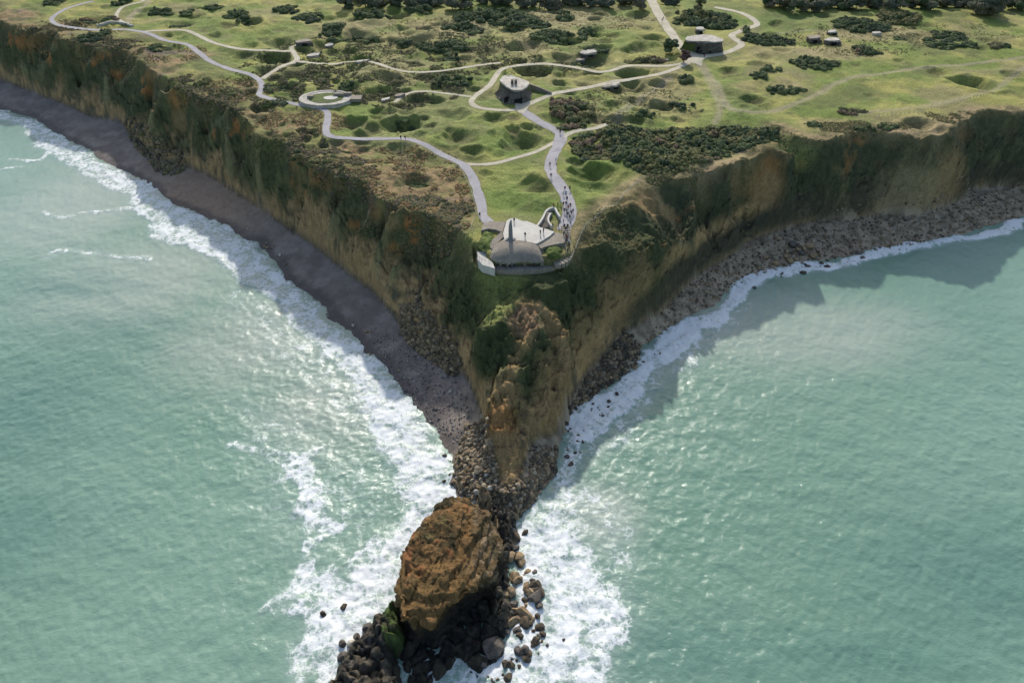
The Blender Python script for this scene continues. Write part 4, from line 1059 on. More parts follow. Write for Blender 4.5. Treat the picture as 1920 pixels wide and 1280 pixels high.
# observation slit, front wall, posts between
Bw = B.copy(); Bw[:, 1] += 1.1
V = np.concatenate([np.column_stack([Bw[:, :2], np.full(nb_, 29.3)]), np.column_stack([Bw[:, :2], np.full(nb_, 27.9)])])
rel(link(bpy.data.objects.new('observation_slit', np_mesh('observation_slit', V, grid_faces(2, nb_), M_DARK)), op))
fw = B.copy(); fw[:, 1] += .35
rel(wall('front_wall', np.column_stack([fw[:, :2], np.full(nb_, 28.0)]), 0, .7, 26.5, M_CONCD, op))
for k_ in (1, 8, 13, 26, 38):
    p = B[k_]; rel(prism('slit_pillar', [(p[0]-.3, p[1]+.1), (p[0]+.3, p[1]+.1), (p[0]+.3, p[1]+.8), (p[0]-.3, p[1]+.8)], 29.5, 27.5, M_CONC, op, .04))
for sgn, A0, B0 in ((-1, A[0], B[0]), (1, A[-1], B[-1])):
    nme = 'side_wall'
    rel(wall(nme, [(A0[0], A0[1], A0[2] - .1), ((A0[0]+B0[0])/2, (A0[1]+B0[1])/2, (A0[2]+B0[2])/2), (B0[0], B0[1] + .4, B0[2] - .2)], 0, .7, 27.2, M_CONC, op))
# pale flat roof terrace behind the dome
TZ = 31.55
tp = PL([(943,437),(950,413),(957,409),(966,408.5),(974,412),(981,415),(988,414),(1003,420),(1012,426),(1020,428),(1040,434),(1032,441),(1018,450),(1006,457),(990,453),(972,451),(956,451),(946,449)], TZ)
rel(prism('roof_terrace', tp, TZ, 29.0, M_CONCP, op, .08))
tp = PL([(1040,435),(1062,440),(1058,455),(1040,458),(1022,462),(1014,466),(1008,458),(1019,451),(1033,442)], 31.1)
rel(prism('side_terrace', tp, 31.1, 29.0, M_CONC, op, .08))
tp = PL([(905,421),(918,414),(930,416),(945,414),(949,414),(942,436),(930,430),(915,428),(902,432)], 30.9)
rel(prism('approach_slab', tp, 30.9, 29.0, M_CONC, op, .08))
tp = PL([(941,438),(945,447),(933,456),(922,466),(915,458),(925,449)], 30.6)
rel(prism('wing_wall', tp, [31.4, 31.2, 30.8, 30.4, 30.3, 30.9], 28.0, M_CONC, op, .06))
# lower front terrace: dome's shadow painted by darker concrete, sunlit end by paler slab
ft = PL([(893,470),(918,470),(922,486),(940,493),(1000,492),(1030,488),(1045,486),(1052,492),(1040,500),(1018,505),(975,508.5),(940,507),(918,503),(903,497),(894,488)], 27.6)
rel(prism('front_terrace', ft, 27.6, 24.5, M_CONC, op, .1))
lt = PL([(895,471.5),(917,471.5),(921,486),(928,503),(905,496.5),(896,487)], 28.9)
rel(prism('sunlit_slab', lt, 28.9, 26.3, M_CONCP, op, 0))
rail = PL([(893,471),(894,488),(903,497),(918,503),(940,507),(975,508.5),(1018,505),(1040,500),(1052,492)], 27.6)
# railing: thing of posts and wires round the terrace
def fence(name, line, label, n_, ph=1.1, mt=M_STEEL, wires=(1.05, .6), group=None, zfun=None, r=.045, wr=.02):
    L = resample_open(np.asarray(line)[:, :2], n_)
    z = np.array([zfun(*p) for p in L]) if zfun else Zt(L[:, 0], L[:, 1])
    root = empty(name, (L[0][0], L[0][1], z[0])); tag(root, label, 'fence', group)
    for (x, y), zz in zip(L, z):
        bm = bmesh.new(); bmesh.ops.create_cone(bm, segments=6, radius1=r, radius2=r * .85, depth=ph, cap_ends=True)
        bmesh.ops.translate(bm, verts=bm.verts, vec=(x - L[0][0], y - L[0][1], zz - z[0] + ph / 2 - .05))
        bm_obj('post', bm, mt, root)
    bm = bmesh.new()
    for h in wires:
        for i in range(len(L) - 1):
            a = Vector((L[i][0] - L[0][0], L[i][1] - L[0][1], z[i] - z[0] + h - .05)); b_ = Vector((L[i+1][0] - L[0][0], L[i+1][1] - L[0][1], z[i+1] - z[0] + h - .05))
            d_ = b_ - a; mt_ = Matrix.Translation((a + b_) / 2) @ d_.to_track_quat('Z', 'Y').to_matrix().to_4x4()
            bmesh.ops.create_cone(bm, segments=4, radius1=wr, radius2=wr, depth=d_.length, matrix=mt_)
    bm_obj('wire' if r < .06 else 'rail', bm, mt, root)
    return root
def resample_open(p, n_):
    d = np.r_[0, np.cumsum(np.linalg.norm(np.diff(p, axis=0), axis=1))]; t = np.linspace(0, d[-1], n_)
    return np.stack([np.interp(t, d, p[:, i]) for i in range(p.shape[1])], -1)
fence('railing', rail, 'thin grey safety railing round the lower front terrace of the tip bunker', 26, zfun=lambda x, y: 27.6 if x > -5.6 else 28.9)
# sunken entrance stair with two pale curving walls
st = empty('entrance_stair', P(1028, 415, 30.0)); OLc = Vector(st.location)
tag(st, 'dark sunken stair with pale curving side walls behind the bunker roof', 'stair')
rel(wall('side_wall', smooth_line(PL([(1006,424),(1013,415),(1019,405),(1024,395),(1032,389.5),(1040,389),(1044,396),(1050,406)], 31.2), 1.0), 0, .55, 29, M_CONCP, st))
rel(wall('side_wall', smooth_line(PL([(1032,399),(1028,408),(1029,416),(1035,423)], 31.2), 1.0), 0, .5, 29, M_CONCP, st))
tp = PL([(1008,424),(1014,417),(1020,408),(1026,397),(1033,393),(1030,400),(1027,409),(1028,417),(1034,424),(1022,427)], 30.35)
rel(prism('stairwell_floor', tp, 30.3, 29, M_CONCD, st, 0))
for k_ in range(7):
    a = P(1024.5 + k_ * 1.0, 412 - k_ * 2.3, 30.5 + k_ * .1); b_ = .9
    rel(prism('step', [(a[0]-b_, a[1]-.22), (a[0]+b_, a[1]-.22), (a[0]+b_, a[1]+.22), (a[0]-b_, a[1]+.22)], 30.36 + k_ * .09, 30.1, M_CONC, st, 0))
# steps and landing on the right of the bunker
sw = empty('side_steps', P(1062, 450, 30)); OLc = Vector(sw.location)
tag(sw, 'pale stepped walkway curving down the right side of the tip bunker', 'steps')
q = smooth_line(PL([(1060,428),(1062,440),(1060,452),(1068,462),(1066,474),(1056,483),(1040,486)], 30), .8)
for k_ in range(len(q) - 1):
    t = q[k_+1][:2] - q[k_][:2]; t /= np.linalg.norm(t); nn_ = np.array([-t[1], t[0]]) * 1.25
    ztop = 31.0 - 2.5 * k_ / len(q)
    c4 = [q[k_][:2] - nn_, q[k_+1][:2] - nn_, q[k_+1][:2] + nn_, q[k_][:2] + nn_]
    rel(prism('tread', c4, ztop, 27.6, M_CONC, sw, 0))
# grass banks either side
def mound(name, px, py, rx, ry, h, label, col=(.085, .115, .03), zb=30.0, cat='bank'):
    c = P(px, py, zb + h * .5); a = rx * mpp(py); b_ = ry * mpp(py) / .52
    rr = np.linspace(1, 0, 16); th = np.linspace(0, 2 * np.pi, 48, endpoint=False)
    rg = []
    for r_ in rr:
        x = c[0] + a * r_ * np.cos(th) * (1 + .18 * np.sin(3 * th + px)); y = c[1] + b_ * r_ * np.sin(th) * (1 + .15 * np.cos(2 * th + px))
        zz = zb - .3 + (h + .3) * (1 - r_ ** 2.4) + .55 * fbm2(x, y, 1.8, 3, px) * (r_ < .98)
        rg.append(np.column_stack([x, y, zz]))
    V, F = loft_closed(rg)
    cc = np.ones((len(V), 3)) * np.array(col) * (.9 + .6 * fbm2(V[:, 0], V[:, 1], 1.2, 3, 5))[:, None]
    return tag(link(bpy.data.objects.new(name, np_mesh(name, V, F, M_GRASS, cc))), label, cat)
mound('grass_bank', 914, 449, 18, 17, .9, 'rough green grass bank on the left of the tip bunker')
mound('grass_bank', 1037, 470, 19, 12, 1.0, 'dark green grass bank between bunker dome and right-hand steps')
# memorial pillar on the bunker roof
mon = empty('memorial_pillar', P(957, 449, TZ)); OLc = Vector(mon.location)
tag(mon, 'tall rough granite memorial pillar standing on the flat bunker roof', 'monument')
bm = bmesh.new()
prev = None
for i, (zz, wd, dx) in enumerate([(0, .62, 0), (1.5, .58, .0), (3.0, .52, .03), (4.4, .44, .05), (5.4, .33, .1), (6.2, .16, .16)]):
    cur = [bm.verts.new((dx + sx * wd * (1 + .12 * math.sin(i * 7 + sx)), sy * wd * .75, zz + .15 * sx * (i > 3))) for sx, sy in ((-1,-1),(0,-1.25),(1,-1),(1,1),(0,1.15),(-1,1))]
    if prev: 
        for a in range(6): bm.faces.new((prev[a], prev[(a+1)%6], cur[(a+1)%6], cur[a]))
    prev = cur
bm.faces.new(prev)
bm_obj('shaft', bm, M_GRAN, mon)
bm = bmesh.new(); bmesh.ops.create_icosphere(bm, subdivisions=2, radius=1.0)
for v in bm.verts: v.co = Vector((v.co.x * 1.5, v.co.y * 1.2, max(v.co.z, -.1) * .6)) * (1 + .15 * math.sin(v.co.x * 9 + v.co.y * 7))
bm_obj('rock_base', bm, M_GRAN, mon)

def casemate(name, roof, base_, zr, zb, label, opens, rim_=True):
    r3 = PL(roof, zr); root = empty(name, (r3[:, 0].mean(), r3[:, 1].mean(), zb)); tag(root, label, 'bunker')
    global OLc; OLc = Vector(root.location)
    r3w = r3.copy(); r3w[:, 0] += .5 * np.sin(r3[:, 1] * 2.1); 
    rel(prism('roof', r3w, [zr + .25 * math.sin(i * 2.3) for i in range(len(r3w))], zr - .7, M_CONCM, root, .12))
    b3 = PL(base_, zb)
    n_ = 60
    top = resample_open(np.column_stack([r3[:, 0], r3[:, 1]])[opens[0]:opens[1]], n_); bot = resample_open(b3[:, :2], n_)
    rg = []
    for t in np.linspace(0, 1, 12):
        xy = top * (1 - t) + bot * t
        z_ = (zr - .5) * (1 - t) + (zb - .6) * t
        x, y = xy[:, 0], xy[:, 1]
        o_ = (fbm2(x, y + z_, 2.2, 3, 401) + ridge2(x, x * 0 + z_ * 2, 2.0, 3, 402) - .5) * 1.0
        rg.append(np.column_stack([x, y - o_ - .15, np.full(n_, z_)]))
    bk = rg[-1].copy(); 
    V = np.concatenate(rg)
    rel(link(bpy.data.objects.new('wall', np_mesh('wall', V, grid_faces(12, n_), M_CONCD)), root))
    for (ax, ay, bw, bh) in opens[2:]:
        p = P(ax, ay, zb); rel(prism('embrasure', [(p[0]-bw/2, p[1]-.5), (p[0]+bw/2, p[1]-.5), (p[0]+bw/2, p[1]+.7), (p[0]-bw/2, p[1]+.7)], zb + bh, zb - .2, M_DARK, root, 0))
    # earth-covered back and sides
    m_ = resample(np.vstack([r3[:, :2]]), 60); c = m_.mean(0)
    rg = []
    for k_, (sc_, zz) in enumerate(((1.0, zr - .55), (1.05, zr - 1.6), (1.16, zb + .9), (1.3, zb - .5))):
        xy = c + (m_ - c) * sc_; f_ = sst(-.1, .5, (c[1] - m_[:, 1]) / np.abs(m_[:, 1] - c[1]).max())
        xy = xy * (1 - f_[:, None]) + (c + (m_ - c) * (.86 - .01 * k_)) * f_[:, None]
        rg.append(np.column_stack([xy, np.full(60, zz)]))
    V, F = loft_closed(rg)
    rel(link(bpy.data.objects.new('earth_bank', np_mesh('earth_bank', V, F, M_TURF)), root))
    return root
ca1 = casemate('gun_casemate', [(938,150),(941,144),(947,140.5),(960,141),(975,147),(990,152),(991,157),(986,163),(978,168),(968,170),(958,168),(948,163),(941,158)],
         [(1003,172),(999,187),(986,194),(972,197),(957,197),(944,193),(934,186),(927,172)], 35.0, 30.0,
         'curved gun casemate with pale roof and dark ruined front, encircled by the gravel path', (7, 13, (972, 195, 3.0, 2.2), (950, 193, 2.0, 2.4)))
OLc = Vector(ca1.location)
rel(wall('wing_wall', [(*P(991,158,32.5)[:2],32.8),(*P(1010,164,32)[:2],32.2),(*P(1034,173,31)[:2],31.0)], 0, .8, 28, M_CONC, ca1))
for px_ in (960.5, 967):
    OLc = Vector(ca1.location); p = P(px_, 158, 35.0)
    rel(prism('roof_block', [(p[0]-.55,p[1]-.8),(p[0]+.55,p[1]-.8),(p[0]+.55,p[1]+.8),(p[0]-.55,p[1]+.8)], 36.7, 35.3, M_CONCD, ca1, .08))
casemate('gun_casemate', [(1282,74),(1290,69),(1300,66),(1320,65),(1336,66),(1348,69),(1355,74),(1354,77.5),(1338,78.5),(1322,78),(1305,76.5),(1290,76.5)],
         [(1356,97),(1345,98.5),(1325,98.5),(1310,97),(1296,94),(1282,87)], 34.9, 30.0,
         'long flat-topped gun casemate with dark wall beside the gravel crossroads at the far right', (7, 12, (1335, 98, 4, 2.2), (1312, 97, 3, 2.2)))
def ruin(name, px, py, w_, d_, h, rot, label, mt=M_CONCP, cat='ruin', seed=0, zb=None, dark=True, tilt=0.1):
    c = P(px, py, 30.6); g = zat(c[0], c[1]) if zb is None else zb
    root = empty(name, (c[0], c[1], g)); tag(root, label, cat); root.rotation_euler = (0, 0, rot)
    r_ = random.Random(seed + int(px)); 
    def irregular(w, d, zt, zb_, tilt_, nm, m_):
        n_ = 9; bm = bmesh.new(); T, Bt = [], []
        for i in range(n_):
            a = 2 * math.pi * i / n_; k = r_.uniform(.62, 1.08); ca_, sa = math.cos(a), math.sin(a)
            k2 = 1 / max(abs(ca_), abs(sa)) ** .7
            x, y = w / 2 * ca_ * k * k2, d / 2 * sa * k * k2
            T.append(bm.verts.new((x, y, zt + tilt_ * x + r_.uniform(-.06, .06)))); Bt.append(bm.verts.new((x * 1.02, y * 1.02, zb_)))
        bm.faces.new(T); bm.faces.new(Bt[::-1])
        for i in range(n_): bm.faces.new((T[i], Bt[i], Bt[(i+1) % n_], T[(i+1) % n_]))
        bmesh.ops.bevel(bm, geom=list(bm.edges), offset=.07, segments=1, affect='EDGES')
        return bm_obj(nm, bm, m_, root)
    irregular(w_, d_, h, h - .7 if dark else -.5, tilt, 'slab', mt)
    if dark:
        irregular(w_ * .98, d_ * .97, h - .72, -.8, 0, 'wall', M_CONCD)
        bm = bmesh.new(); bmesh.ops.create_cube(bm, size=1, matrix=Matrix.Translation((w_ * .1, -d_ * .45, (h - .7) / 2)) @ Matrix.Diagonal((w_ * .25, d_ * .12, max(h - .9, .5), 1)))
        bm_obj('opening', bm, M_DARK, root)
    return root
RU = [(1312,58,4.2,5.5,2.6,0,'small square pale concrete shelter behind the far right casemate',M_CONCM),
      (1101,94,9,7,1.6,.2,'broken pale slab of a collapsed bunker above a deep dark hollow',M_CONCM),
      (1087,100,6,4,1.2,-.5,'tilted dark concrete fragment at the left lip of the deep dark hollow',M_CONC),
      (587,95,7.5,6,1.0,.1,'flat pinkish concrete slab beside the upper-left path junction',M_CONCM),
      (570,81,9,5,2.0,0,'long low dark ruined bunker behind the pinkish slab',M_CONC),
      (617,80,4.5,4.5,2.0,.3,'small square pale bunker right of the pinkish slab',M_CONCM),
      (678,114,7,3,.6,0,'low pale concrete stub on the narrow path across the crater field',M_CONCM),
      (1150,156,7,4,1.6,.3,'pale angular concrete shelter in the bend of the right-hand path',M_CONCM),
      (1138,160,5,3,1.2,.1,'low grey concrete wall block with dark doorway beside the angular shelter',M_CONC),
      (1526,73,7.5,6,2.6,-.3,'grey broken casemate ruin, left one of the cluster in dry grass',M_CONC),
      (1560,79,8.5,6,2.4,-.3,'pinkish tilted casemate ruin, front one of the cluster in dry grass',M_CONCM),
      (1559,64,5.5,4,1.8,.2,'small pale ruin block, rear one of the cluster in dry grass',M_CONCM),
      (1643,62,5,3.5,1.0,0,'isolated low pale slab at the edge of the dry grass',M_CONCM),
      (722,185,5,3,.9,.3,'pale concrete scrap inside the small dark crater below the terraced path',M_CONCM),
      (1180,133,2.0,2.5,.8,.2,'tiny concrete post stub above the green crater',M_CONC),
      (1250,102,3.2,1.6,.5,0,'small pale stone marker beside the dark round bush',M_CONCM),
      (748,178,5,3,.8,.4,'low grey wall remnant beside the thin path across the middle',M_CONC)]
for k_, a in enumerate(RU): ruin('concrete_ruin', *a[:6], a[6], a[7], 'ruin', k_, dark=a[4] > 1.1)
# open gun pit, round
gp = empty('gun_pit', P(625, 188, 30)); OLc = Vector(gp.location); tag(gp, 'open round concrete gun pit with grassy middle beside the left cliff path', 'gun pit')
e = []
cx, cy, _ = P(612, 188, 30); a_, b_ = 9.8, 7.6
th = np.linspace(0, 2 * np.pi, 64)
g0 = float(np.percentile(Zt(cx + a_ * np.cos(th) * 1.0, cy + b_ * np.sin(th) * 1.0), 90)) - .1
rg = []
for rr_, zz in ((1.12, g0 - 1), (1.1, g0 + .5), (.98, g0 + .5), (.93, g0 + .3), (.70, g0 + .28)):
    rg.append(np.column_stack([cx + a_ * rr_ * np.cos(th[:-1]), cy + b_ * rr_ * np.sin(th[:-1]), np.full(63, zz)]))
V, F = loft_closed(rg); rel(link(bpy.data.objects.new('ring_wall', np_mesh('ring_wall', V, F, M_CONCM, smooth=False)), gp))
rel(prism('grass_floor', [(cx + a_ * .71 * math.cos(t), cy + b_ * .71 * math.sin(t)) for t in th[:-1]], g0 + .42, g0 - .5, M_TURF, gp, 0))
rel(prism('centre_pad', [(cx + 2 + 2.9 * math.cos(t), cy - .5 + 2 * math.sin(t)) for t in th[:-1:3]], g0 + .6, g0, M_CONCP, gp, 0))
for (px_, py_, w1, w2, hh) in ((636,181,4.2,1.6,1.4),(652,180,3.5,1.6,1.4),(668,186,4.5,4.5,.8),(583,184,2.5,2.5,1.2)):
    p = P(px_, py_, 30.6); rel(prism('shelter_block', [(p[0]-w1/2,p[1]-w2/2),(p[0]+w1/2,p[1]-w2/2),(p[0]+w1/2,p[1]+w2/2),(p[0]-w1/2,p[1]+w2/2)], g0 + hh, g0 - .5, M_CONC, gp, .1))
# viewpoint with information boards on the far left brow
vp = empty('viewpoint_wall', P(216, 48, 30)); OLc = Vector(vp.location); tag(vp, 'low pale stone wall of the small viewpoint far left above the cliff', 'wall')
q = smooth_line(PL([(183,50),(200,46),(216,45),(232,46),(250,50)], 30), 1.5); q[:, 2] = Zt(q[:, 0], q[:, 1]) + 1.0
rel(wall('coping', q, 0, .7, 28, M_CONCP, vp))

# fences
fence('post_fence', PL([(1206,334),(1199,337),(1185,350),(1173,363),(1163,375),(1154,382),(1142,388),(1130,397),(1118,406),(1106,415),(1098,424),(1090,436),(1084,450),(1080,464)]),
      'pale post and wire fence along the brow right of the tip bunker', 34, mt=M_WOOD, r=.09, wr=.02)
fence('post_fence', PL([(1640,222),(1660,218),(1690,216),(1720,213),(1745,206),(1800,192),(1860,178)]), 'pale post fence along the far right clifftop above the brown hollow', 34, mt=M_WOOD, r=.09, wr=.02)
fence('post_fence', PL([(886,438),(884,425),(893,405),(890,385),(882,355),(868,325),(858,313),(830,300),(790,281),(752,268)]), 'thin post and wire fence on the seaward side of the left path', 44, mt=M_WOOD, r=.05, wr=.015, ph=.9)

# ------------------------------------------------------------------ shrubs and trees
def leaf_cloud(cent, rad, n_per, size, cols, seed, pick=None):
    """many small leaf-clump faces spread through a set of blobs; returns V, F, colour"""
    r_ = np.random.RandomState(seed)
    idx = np.repeat(np.arange(len(cent)), n_per); k = len(idx)
    d = r_.normal(size=(k, 3)); d[:, 2] = np.abs(d[:, 2]) * 1.0 - .12; d /= np.linalg.norm(d, axis=1)[:, None]
    rr = r_.uniform(.62, 1.08, k) ** .6
    p = cent[idx] + d * rad[idx] * rr[:, None]
    # quad axes
    nrm = d + r_.normal(size=(k, 3)) * .33 + np.array([0, 0, .75]); nrm /= np.linalg.norm(nrm, axis=1)[:, None]
    t = np.cross(nrm, r_.normal(size=(k, 3))); t /= np.linalg.norm(t, axis=1)[:, None]; bt = np.cross(nrm, t)
    s_ = size * r_.uniform(.6, 1.5, k)
    q = np.stack([p + (t * a + bt * b * .7) * s_[:, None] for a, b in ((-1,-.6),(.7,-1),(1,.5),(-.5,1))], 1)
    q[:, 0] += nrm * (s_ * .3)[:, None]; q[:, 2] += nrm * (s_ * .25)[:, None]
    cb = np.array(cols)[r_.randint(0, len(cols), len(cent)) if pick is None else pick]
    cc = cb[idx] * r_.uniform(.82, 1.2, (k, 1))
    return q.reshape(-1, 3), np.arange(k * 4).reshape(k, 4), np.repeat(cc, 4, 0)
def blob_core(cent, rad, cols, seed, k=.74):
    icob = bmesh.new(); bmesh.ops.create_icosphere(icob, subdivisions=2, radius=1); bv = np.array([v.co[:] for v in icob.verts]); bf = np.array([[v.index for v in f.verts] for f in icob.faces]); icob.free()
    V = bv[None] * rad[:, None, :] * k + cent[:, None, :]
    nz = fbm3(V[..., 0].ravel(), V[..., 1].ravel(), V[..., 2].ravel(), .9, 2, seed).reshape(V.shape[:2])
    V += bv[None] * nz[..., None] * .35
    F = (bf[None] + (np.arange(len(cent)) * len(bv))[:, None, None]).reshape(-1, 3)
    return V.reshape(-1, 3), F
DG = [(.05,.072,.032),(.07,.095,.042),(.095,.12,.05),(.045,.065,.036)]
OLV = [(.12,.125,.05),(.09,.1,.04),(.15,.14,.06),(.075,.09,.04)]
BRN = [(.16,.115,.075),(.12,.095,.06),(.1,.1,.05)]
RED = [(.14,.08,.065),(.11,.065,.055)]
FARG = [(.085,.095,.06),(.11,.11,.07),(.065,.08,.055),(.13,.12,.08)]
def shrub(px, py, rx, ry, label, cols=DG, h=1.8, group=None, name='shrub', cat='shrub', z=30.0, dens=1.0, seed=None, br=1.7, poly=None, tree=False):
    seed = seed if seed is not None else int(px * 7 + py)
    r_ = np.random.RandomState(seed % 99991)
    sn_ = abs(math.sin(math.atan2(CAM_H - z, P(px, py, z)[1])))
    m1 = mpp(py, z)
    a = rx * m1 * (1 if tree else 1.15); b_ = max((ry * m1 / sn_ - h * .5) * 1.1, br * 1.2)
    c = P(px, py + min(ry * .15, 2), z + h * .3)
    D = math.hypot(c[1], CAM_H)
    br = br * (1 if D < 330 else 1.15)
    n_ = max(3, int(a * b_ * 3.14 / (br * br * 1.5)))
    if tree: n_ = 22 if a < 8 else 46
    if poly is None:
        an = r_.rand(n_) * 6.283; rr_ = np.sqrt(r_.rand(n_)); x = c[0] + (a - br * .5) * rr_ * np.cos(an); y = c[1] + max(b_ - br * .5, .4) * rr_ * np.sin(an)
        lump = fbm2(x, y, max(5, a * .7), 2, seed % 50); keep = (rr_ < .55) | (lump + .25 - (rr_ - .55) * 1.0 > 0)
        x, y, rr_ = x[keep], y[keep], rr_[keep]
    else:
        q = PL(poly, z)[:, :2]; lo, hi = q.min(0), q.max(0); n_ = int(np.prod(hi - lo) / (br * br * 1.15))
        x = r_.uniform(lo[0], hi[0], n_); y = r_.uniform(lo[1], hi[1], n_); sd_ = signed(x + 2 * fbm2(x, y, 6, 2, 3), y + 2 * fbm2(x, y, 6, 2, 4), q); k_ = sd_ > 0
        x, y = x[k_], y[k_]; rr_ = 1 - np.clip(sd_[k_] / 6, 0, 1); n_ = len(x)
    g = Zt(x, y); n_ = len(x)
    R = br * (.42 + 1.0 * r_.rand(n_) ** 1.6)
    hgt = h * .85 * (1 - .55 * rr_ ** 2) * r_.uniform(.45, 1.25, n_)
    cent = np.stack([x, y, g + hgt * .35], -1)
    rad = np.stack([R, R, np.maximum(hgt * .75, .4)], -1)
    if tree:
        dd = r_.normal(size=(n_, 3)); dd /= np.linalg.norm(dd, axis=1)[:, None]; g0_ = zat(c[0], c[1])
        u_ = r_.rand(n_) ** .33
        cent = np.stack([c[0] + dd[:, 0] * a * .76 * u_, c[1] + dd[:, 1] * a * .76 * u_, g0_ + h * .48 + dd[:, 2] * h * .40 * u_], -1)
        R = a * (r_.uniform(.26, .44, n_) if a < 8 else r_.uniform(.13, .3, n_)); rad = np.stack([R, R, R * .8], -1)
    sz = .25 if D < 260 else (.32 if D < 360 else .42)
    npb = int((46 if D < 260 else 34) * dens * (br / 1.5) ** 2) if not tree else 170
    if tree: npb = max(170, int((R ** 2).mean() * 40))
    cpick = np.clip(((.5 + .75 * fbm2(cent[:, 0], cent[:, 1], 7, 2, seed % 31) + r_.uniform(-.12, .12, n_)) * len(cols)).astype(int), 0, len(cols) - 1)
    V, F, cc = leaf_cloud(cent, rad, npb, sz, cols, seed % 9973, cpick)
    cv, cf = blob_core(cent, rad, cols, seed % 61)
    ccore = np.repeat(np.array(cols)[cpick] * .9, 42, 0)
    root = empty(name, (c[0], c[1], float(zat(c[0], c[1])))); tag(root, label, cat, group)
    off = np.array(root.location)
    tri = np.concatenate([F[:, [0, 1, 2]], F[:, [0, 2, 3]]])
    Vm = np.concatenate([V, cv]) - off; Fm = np.concatenate([tri, cf + len(V)]); Cm = np.concatenate([cc, ccore])
    link(bpy.data.objects.new('foliage', np_mesh('foliage', Vm, Fm, M_LEAF, Cm, smooth=False)), root)
    if tree:
        bm = bmesh.new(); bmesh.ops.create_cone(bm, segments=8, radius1=.28, radius2=.14, depth=h * .55, cap_ends=True, matrix=Matrix.Translation((0, 0, h * .25)))
        for k_ in range(5):
            a1_ = k_ * 1.3; d_ = Vector((math.cos(a1_) * .7, math.sin(a1_) * .7, .8)).normalized()
            bmesh.ops.create_cone(bm, segments=5, radius1=.11, radius2=.04, depth=h * .35, matrix=Matrix.Translation(Vector((0, 0, h * .42)) + d_ * h * .16) @ d_.to_track_quat('Z', 'Y').to_matrix().to_4x4())
        bm_obj('trunk', bm, M_BARK, root)
    return root
M_BARK = attr_mat('bark', noise=((2, .3),), bump=.05, base=(.1, .08, .06))
